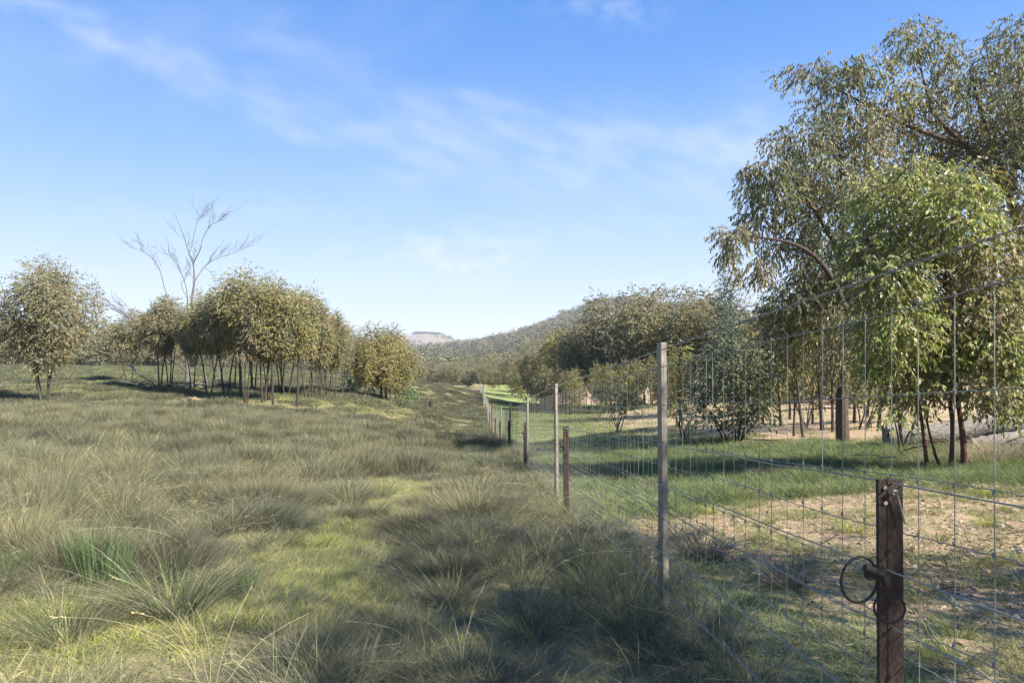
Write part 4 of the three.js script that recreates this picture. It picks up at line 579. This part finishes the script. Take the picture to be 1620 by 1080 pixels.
function tussocky(x, d, size) { // how close a place is to the heart of its tussock, and that tussock's own number
  const cx = Math.floor(x / size), cd = Math.floor(d / size); let best = 0, id = 0.5;
  for (let i = cx - 1; i <= cx + 1; i++) for (let j = cd - 1; j <= cd + 1; j++) { const h = hash2(i, j, 3), R = size * (0.35 + 0.55 * h), q = Math.hypot(x - (i + hash2(i, j, 1)) * size, d - (j + hash2(i, j, 2)) * size) / R, v = Math.exp(-q * q * 1.6) * (0.5 + 0.5 * h); if (v > best) { best = v; id = hash2(i, j, 5); } }
  return [best, id];
}
function stand(x, d, r, size) { const [v, id] = tussocky(x, d, size), big = clamp(0.5 + fbm(x * 0.3 + 3, d * 0.3 + 8, 3)); return { keep: 0.03 + 1.25 * v * v, h: (0.36 + 0.95 * v) * (0.7 + 0.6 * big), tint: id, big }; }
const tinted = (x, d, r, id) => { const b = (0.72 + 0.5 * id) * (0.85 + 0.3 * r()), a = fbm(x * 0.25 + 9, d * 0.25, 2) * 0.7 + (hash2(Math.floor(id * 9999), 4) - 0.5) * 0.9; return [b * (1 + 0.13 * a), b, b * (1 - 0.16 * a)]; };
const patchy = (x, d) => 0.55 + 0.75 * clamp(0.5 + fbm(x * 0.75 + 3, d * 0.75 + 8, 3));
const dryNear = [1, 2, 3, 4, 5].map((s) => mergeGeometries([tuft(400 + s, 300, 0.16, 0.52, 0.15, 0.0029, DRY, 0.5, 0.18, 3), tuft(405 + s, 22, 0.36, 0.74, 0.14, 0.0024, STALK, 0.4, 0.3, 3), tuft(408 + s, 30, 0.2, 0.45, 0.2, 0.003, [...GREENDRY, ...STRAW], 1.0, 0.8, 3)]));
const dryMid = [1, 2, 3].map((s) => mergeGeometries([tuft(410 + s, 90, 0.14, 0.5, 0.15, 0.0062, DRY, 0.5, 0.2), tuft(415 + s, 8, 0.35, 0.62, 0.14, 0.005, STALK, 0.4, 0.3)])), dryFar = [1, 2, 3].map((s) => tuft(420 + s, 60, 0.12, 0.46, 0.3, 0.014, DRY, 0.45, 0.3));
const leftOf = (x, d) => x < fenceX(clamp(d, 0, 150)) + 0.2;
const dryAt = (d0, d1, p, size) => (r) => { const d = p ? lerp(d0, d1, Math.pow(r(), p)) : Math.sqrt(lerp(d0 * d0, d1 * d1, r())), x = lerp(-0.8 * d - 1, fenceX(d) + 0.2, r()), k = cover(x, d), t = stand(x, d, r, size); return r() < (k.tall + (d > 29 ? 0.1 : 0)) * t.keep ? { x, d, s: 0.8 + 0.45 * r(), h: t.h * (1 - 0.6 * (1 - sstep(0.6, 1.5, segDist(x, d, trackPts)))) * lerp(0.62, 1, sstep(4.2, 6.5, d)) * lerp(1, lerp(0.42, 1, sstep(0.4, 2.2, fenceX(d) - x)), 1 - sstep(14, 22, d)), c: tinted(x, d, r, t.tint) } : null; };
scatter('dry_grass', 'grey straw coloured tall grass filling the near paddock', dryNear, 1500, dryAt(2.2, 11, 0.6, 0.75));
scatter('dry_grass', 'grey straw coloured tall grass across the middle paddock', dryMid, 15000, dryAt(10.5, 30, 0, 0.95));
scatter('dry_grass', 'grey straw coloured grass across the far paddock', dryFar, 36000, dryAt(29, 125, 0, 2.2));
// short turf
const turf = [1, 2, 3].map((s) => mergeGeometries([tuft(430 + s, 60, 0.025, 0.10, 0.15, 0.004, LIME, 0.8, 0.6, 2), tuft(435 + s, 8, 0.08, 0.2, 0.12, 0.003, [...STRAW, ...GREENDRY], 0.8, 0.6, 2)])), turfDry = [1, 2].map((s) => tuft(440 + s, 50, 0.03, 0.11, 0.18, 0.004, [...STRAW, ...GREENDRY], 0.8, 0.6, 2)), turfMid = [1, 2].map((s) => tuft(450 + s, 50, 0.05, 0.16, 0.35, 0.011, [[0.19, 0.245, 0.05], [0.15, 0.205, 0.042], [0.22, 0.245, 0.07], ...GREENDRY], 0.7, 0.5, 2)), lush = [1, 2].map((s) => tuft(460 + s, 80, 0.10, 0.34, 0.17, 0.005, [[0.12, 0.19, 0.04], [0.15, 0.215, 0.045], [0.09, 0.15, 0.035], ...GREENDRY], 0.6, 0.6));
scatter('short_green_grass', 'short yellow green grass along the trodden strip through the paddock', turf, 9000, (r) => { const d = lerp(3, 14.5, Math.pow(r(), 0.8)), x = lerp(-0.8 * d - 0.5, fenceX(d), r()), k = cover(x, d); return r() < k.track || r() < 0.06 ? { x, d, s: 0.8 + 0.7 * r(), c: tint(x, d, r) } : null; });
scatter('short_dry_grass', 'short matted straw grass between the taller tufts', turfDry, 26000, (r) => { const d = lerp(2.4, 20, Math.pow(r(), 0.65)), x = lerp(-0.8 * d - 0.5, 0.8 * d + 0.5, r()), k = cover(x, d); return r() < (leftOf(x, d) ? 0.8 * (1 - 0.8 * (k.track ?? 0)) : (0.34 + 0.3 * k.green) * (1 - 0.65 * k.bare)) ? { x, d, s: 0.8 + 0.8 * r(), c: tint(x, d, r) } : null; });
scatter('short_green_grass', 'green grass growing in the shade beyond the fence', lush, 4200, (r) => { const d = lerp(3, 22, Math.pow(r(), 0.75)), x = lerp(fenceX(d), 0.8 * d + 1, r()), k = cover(x, d); return r() < Math.pow(k.green, 1.5) * patchy(x, d) * lerp(0.45, 1, sstep(6, 10, d)) ? { x, d, s: 0.6 + 0.6 * r(), h: lerp(0.45, 1, sstep(5, 10, d)), c: tint(x, d, r) } : null; });
scatter('pasture_grass', 'bright green pasture grass on the far side of the fence', turfMid, 16000, (r) => { const d = Math.sqrt(lerp(14 ** 2, 95 ** 2, r())), x = lerp(fenceX(d), Math.min(0.8 * d, fenceX(d) + 22), r()), k = cover(x, d); return r() < k.green * 0.9 + 0.1 ? { x, d, s: (0.8 + 0.7 * r()) * lerp(1, 1.6, sstep(30, 90, d)), c: tint(x, d, r) } : null; });
scatter('pasture_grass', 'light green grass on the open rise behind the grove', turfMid, 9000, (r) => { const d = lerp(44, 125, r()), x = lerp(-0.8 * d, -8, r()), k = cover(x, d); return r() < k.green + 0.15 ? { x, d, s: (1 + 0.7 * r()) * 1.5, c: tint(x, d, r) } : null; });
const turfPale = [1, 2].map((s) => tuft(455 + s, 50, 0.05, 0.16, 0.33, 0.010, [...STRAW, ...GREENDRY, LIME[0]], 0.8, 0.5, 2));
scatter('pasture_grass', 'pale straw and green turf showing between the paddock tussocks', turfPale, 14000, (r) => { const d = Math.sqrt(lerp(12 ** 2, 60 ** 2, r())), x = lerp(-0.8 * d, fenceX(d), r()), k = cover(x, d); return r() < 0.35 + 0.65 * k.green ? { x, d, s: 0.7 + 0.6 * r(), h: 0.75, c: tint(x, d, r) } : null; });
// tall rank grass along the fence
const rank = [1, 2, 3].map((s) => tuft(470 + s, 75, 0.3, 0.95, 0.15, 0.0042, [...DRY, ...GREENDRY], 0.35, 0.45, 4)), rankMid = [1, 2].map((s) => tuft(480 + s, 60, 0.3, 0.8, 0.22, 0.008, [...DRY, ...GREENDRY], 0.4, 0.45, 3));
scatter('rank_grass', 'rank grass grown up along the foot of the near fence', rank, 230, (r) => { const d = lerp(2.6, 12, Math.pow(r(), 0.8)), side = -Math.abs(r() + r() - 1) * 1.5 + 0.45 * r(), x = fenceX(d) + side; return r() < 0.4 + 0.6 * sstep(3, 5, d) && cover(x, d).track < 0.3 ? { x, d, s: (0.35 + 0.35 * r()) * lerp(1, 0.75, sstep(4, 8, d)), c: tint(x, d, r) } : null; });
scatter('rank_grass', 'rank grass grown up along the foot of the distant fence', rankMid, 700, (r) => { const d = lerp(11, 70, Math.pow(r(), 0.8)), x = fenceX(d) - Math.abs(r() + r() - 1) * 1.8 + 0.4 * r(); return { x, d, s: 0.35 + 0.35 * r(), c: tint(x, d, r) }; });
{
  const arch = [1, 2, 3].map((s) => { const g = new Geo(), r = mulberry(497 + s); for (let k = 0; k < 5; k++) { const a = r() * 6.28, h = 0.5 + 0.5 * r(), l = h * (0.25 + 0.7 * r()), pts = []; for (let q = 0; q <= 6; q++) { const t = q / 6; pts.push(V(Math.cos(a) * l * t * t + (r() - 0.5) * 0.012, h * (t - 0.42 * t * t * (0.4 + l)) - 0.02, Math.sin(a) * l * t * t + (r() - 0.5) * 0.012)); } const c = [0.36 + 0.1 * r(), 0.32 + 0.09 * r(), 0.17 + 0.05 * r()]; g.tube(pts, taper(0.0017, 0.001, 6), c, 3); const e = pts[6], dr = e.clone().sub(pts[5]).normalize(); for (let q = 0; q < 6; q++) g.leaf(e.x - dr.x * q * 0.014, e.y - dr.y * q * 0.014, e.z - dr.z * q * 0.014, dr.x * 0.8 + (r() - 0.5) * 0.7, dr.y * 0.8 + (r() - 0.5) * 0.7, dr.z * 0.8 + (r() - 0.5) * 0.7, 0.3, 0.9, 0.3, 0.022, 0.006, c); } return g.build(); });
  scatter('dry_grass', 'pale arching seed stalks standing above the near grass', arch, 300, (r) => { const d = lerp(2.6, 14, Math.pow(r(), 0.75)), x = lerp(-0.8 * d - 0.5, fenceX(d) + 0.6, r()), k = cover(x, d); return segDist(x, d, trackPts) > 1.1 && r() < 0.25 + 0.6 * k.tall ? { x, d, s: 0.5 + 0.5 * r() } : null; });
}
// leaf litter and chips of stone on the bare earth
{
  const chip = new THREE.TetrahedronGeometry(0.014, 1); { const p = chip.attributes.position; for (let k = 0; k < p.count; k++) p.setXYZ(k, p.getX(k) * 1.3, p.getY(k) * 0.55, p.getZ(k)); chip.computeVertexNormals(); }
  const stoneM = new THREE.MeshStandardMaterial({ roughness: 0.95 }), rnd = mulberry(77), o = new THREE.Object3D(), c = new THREE.Color(), lst = [], lf = [];
  for (let k = 0; k < 60000 && lst.length < 2200; k++) { const d = lerp(3, 14, Math.pow(rnd(), 0.7)), x = lerp(fenceX(d) + 0.4, 0.8 * d + 0.5, rnd()); if (rnd() < cover(x, d).bare * 0.8) lst.push([x, d]); }
  const m = new THREE.InstancedMesh(chip, stoneM, lst.length); lst.forEach(([x, d], i) => { o.position.set(x, groundY(x, -d) + 0.002, -d); o.rotation.set(rnd(), rnd() * 6, rnd()); o.scale.setScalar(0.35 + Math.pow(rnd(), 4) * 1.6); o.updateMatrix(); m.setMatrixAt(i, o.matrix); const b = 0.2 + rnd() * 0.22; m.setColorAt(i, c.setRGB(b, b * 0.8, b * 0.62)); }); put(m, 'gravel'); tag(m, 'small chips of stone on the bare earth beyond the fence', 'gravel', null, 'stuff');
  const lg = new Geo(); lg.leaf(0, 0, 0, 1, 0, 0, 0, 0.25, 0.97, 0.09, 0.022, [1, 1, 1]); const lgeo = lg.build(), lm = new THREE.MeshStandardMaterial({ roughness: 0.9, side: THREE.DoubleSide });
  for (let k = 0; k < 90000 && lf.length < 6500; k++) { const d = lerp(3, 20, Math.pow(rnd(), 0.7)), x = lerp(fenceX(d), 0.8 * d + 0.5, rnd()); if (rnd() < 0.12 + 0.4 * cover(x, d).bare) lf.push([x, d]); }
  const l = new THREE.InstancedMesh(lgeo, lm, lf.length); lf.forEach(([x, d], i) => { o.position.set(x, groundY(x, -d) + 0.012, -d); o.rotation.set((rnd() - 0.5) * 0.7, rnd() * 6.28, (rnd() - 0.5) * 0.5); o.scale.setScalar(0.6 + rnd() * 0.8); o.updateMatrix(); l.setMatrixAt(i, o.matrix); const b = 0.7 + rnd() * 0.6, t = rnd(); l.setColorAt(i, t < 0.5 ? c.setRGB(0.26 * b, 0.175 * b, 0.10 * b) : t < 0.8 ? c.setRGB(0.30 * b, 0.235 * b, 0.145 * b) : c.setRGB(0.15 * b, 0.09 * b, 0.06 * b)); }); put(l, 'leaf_litter'); tag(l, 'dry fallen gum leaves strewn over the bare earth', 'leaf litter', null, 'stuff');
  // stones one can pick out
  const rg = [1, 2, 3].map((s) => { const g = new THREE.IcosahedronGeometry(1, 2), p = g.attributes.position; for (let k = 0; k < p.count; k++) { const v = V(p.getX(k), p.getY(k), p.getZ(k)), f = 1 + 0.35 * n3(v.x * 1.3 + s * 9, v.y * 1.3, v.z * 1.3); p.setXYZ(k, v.x * f, v.y * f * 0.6, v.z * f * 0.8); } g.computeVertexNormals(); return g; });
  const rm = [[0.32, 0.27, 0.21], [0.26, 0.21, 0.16], [0.37, 0.33, 0.28]].map((q) => new THREE.MeshStandardMaterial({ color: new THREE.Color(...q), roughness: 0.95, bumpMap: barkB, bumpScale: 0.01 }));
  for (const [px, py, r] of [[1538, 832, 0.05], [1584, 830, 0.05], [1578, 862, 0.04], [1536, 884, 0.045], [1601, 979, 0.05], [1560, 905, 0.035], [1500, 872, 0.03], [1610, 920, 0.05], [1470, 905, 0.03], [1590, 945, 0.035], [1520, 955, 0.03], [1605, 800, 0.06], [1560, 790, 0.04], [1490, 830, 0.03], [1615, 870, 0.05]]) { const d = 1.66 * F / (py - HY), x = colX(px, d), k = Math.floor(rnd() * 3), s = new THREE.Mesh(rg[k], rm[Math.floor(rnd() * 3)]); s.scale.setScalar(r * (0.8 + rnd() * 0.4)); s.rotation.y = rnd() * 6; put(s, 'stone'); s.position.set(x, groundY(x, -d) + r * 0.15, -d); tag(s, 'small pale stone lying on bare earth beyond the nearest rusty post', 'stone', 'stones on the bare earth'); }
  const mound = new THREE.Mesh(rg[0], new THREE.MeshStandardMaterial({ color: new THREE.Color(0.19, 0.145, 0.095), roughness: 1 })), mp = onGround(306, 40); mound.scale.set(0.36, 0.34, 0.3); put(mound, 'boulder'); mound.position.copy(mp).add(V(0, 0.14, 0)); tag(mound, 'low rounded orange brown boulder in the grass in front of the grove', 'boulder');
  const stump = new Geo(); stump.tube([V(0, -0.1, 0), V(0.03, 0.4, 0), V(0.05, 0.75, 0.02)], [0.28, 0.2, 0.17], [0.045, 0.04, 0.035], 9, true); const sm = new THREE.Mesh(stump.build(), barkM); put(sm, 'stump'); sm.position.copy(onGround(681, 60)); tag(sm, 'short dark burnt stump standing alone in the far grass', 'stump');
}
for (let k = 0; k < 14; k++) { const r = mulberry(1200 + k), d = 4.2 + r() * 7, x = fenceX(d) + 1.6 + r() * (0.72 * d - fenceX(d) - 1.4), a = r() * 6.28, l = 0.2 + 0.35 * r(), p = V(x, groundY(x, -d) + 0.012, -d), q = V(x + Math.cos(a) * l, 0, -d + Math.sin(a) * l); q.y = groundY(q.x, q.z) + 0.02; stick('twig', 'short dead twig dropped on the bare earth beyond the fence', [p, p.clone().lerp(q, 0.5).add(V(0.02, 0.025, 0.02)), q], 0.008, 0.003, [0.17, 0.13, 0.095], 'twigs on the bare earth', 5); }
scatter('short_dry_grass', 'ragged thin tufts pushing through the bare earth beyond the fence', lush, 420, (r) => { const d = lerp(3.4, 13, Math.pow(r(), 0.8)), x = lerp(fenceX(d) + 0.5, 0.8 * d + 0.5, r()); return cover(x, d).bare > 0.4 ? { x, d, s: 0.35 + 0.4 * r(), c: [1.3, 1.15, 0.9] } : null; });
// single tussocks that stand out
{
  const clump = (name, label, geo, px, d, s, group, h = 1) => { const m = new THREE.Mesh(geo, grassM); put(m, name); m.position.copy(onGround(px, d, 0.01)); m.scale.set(s, s * h, s); m.rotation.y = px; return tag(m, label, 'grass tussock', group); };
  const rush = tuft(490, 190, 0.28, 0.62, 0.17, 0.006, RUSH, 0.12, 0.12, 3), rushSmall = tuft(491, 130, 0.15, 0.4, 0.2, 0.010, [...RUSH, [0.09, 0.2, 0.04]], 0.35, 0.3, 3), tuss = tuft(492, 420, 0.35, 0.75, 0.14, 0.0042, [...DRY.slice(3), ...GREENDRY], 0.75, 0.35, 4), tussD = tuft(493, 380, 0.2, 0.5, 0.16, 0.006, [[0.10, 0.095, 0.065], [0.14, 0.13, 0.085], [0.19, 0.175, 0.12]], 0.6, 0.4, 3), lime = tuft(494, 160, 0.12, 0.32, 0.1, 0.006, LIME, 0.5, 0.5, 3);
  clump('rush_clump', 'upright dark green rush clump at the edge of the trodden green strip', rush, 165, 5.3, 1.0, 'dark rush clumps in the near paddock', 1); clump('rush_clump', 'upright dark green rush clump at the edge of the trodden green strip', rush, 135, 5.5, 0.85, 'dark rush clumps in the near paddock', 1.1); clump('rush_clump', 'small dark green rush clump among the grey grass', rush, 18, 5.2, 0.6); clump('rush_clump', 'short green rush tuft beside the bright end of the trodden strip', rush, 392, 5.2, 0.42);
  for (const [px, d, s] of [[280, 4.5, 1.0], [110, 4.1, 0.8], [555, 10.2, 1.05], [275, 11, 1.0], [600, 11, 0.8], [770, 8.5, 0.55], [690, 6.5, 0.7], [940, 5.2, 0.6], [1000, 4.4, 0.6], [840, 4.3, 0.6]]) clump('tussock', 'large fountain shaped tussock of grey green grass in the near paddock', tuss, px, d, s, 'large grey tussocks');
  for (const [px, d, s] of [[42, 31, 1.4], [118, 33, 1.2], [205, 19, 1.0], [345, 20, 1.1], [372, 21, 0.9], [428, 26, 1.2], [402, 27, 0.9], [460, 27, 0.9], [573, 31, 1.6], [650, 29, 1.5], [722, 23, 1.6], [590, 27, 1.0], [10, 24, 0.9], [525, 22, 0.8]]) clump('green_tuft', 'small dark green tuft standing out in the grey paddock grass', rushSmall, px, d, s, 'dark green tufts in the paddock');
  for (const [px, d, s] of [[1350, 7.7, 0.75], [1562, 7.6, 0.7], [1566, 9.6, 0.8], [1170, 10.5, 1.0], [1120, 9.6, 0.9], [1280, 11, 0.8], [1520, 4.2, 0.6], [1480, 3.9, 0.5]]) clump('lime_tuft', 'fresh yellow green grass tuft on the bare earth beyond the fence', lime, px, d, s, 'fresh grass tufts beyond the fence');
  for (const [px, d, s] of [[1245, 5.6, 0.75], [1115, 6.6, 1.0], [1085, 7.5, 0.8], [1040, 11.5, 1.0], [1200, 13, 0.9]]) clump('dark_tussock', 'dark dry grass tussock just beyond the mesh fence', tussD, px, d, s, 'dark tussocks beyond the fence');
  const weed = tuft(495, 320, 0.25, 0.7, 0.3, 0.006, [[0.30, 0.24, 0.16], [0.24, 0.19, 0.13], [0.36, 0.30, 0.2]], 0.5, 0.5, 3);
  for (const [px, d, s] of [[1560, 12.6, 1.0], [1585, 13.2, 1.1], [1610, 12.8, 0.9], [1545, 13.8, 1.0], [1480, 13.4, 0.7]]) clump('dead_weeds', 'dry brown weeds standing in front of the fallen log', weed, px, d, s, 'dry weeds by the log');
}
renderer.render(scene, camera);
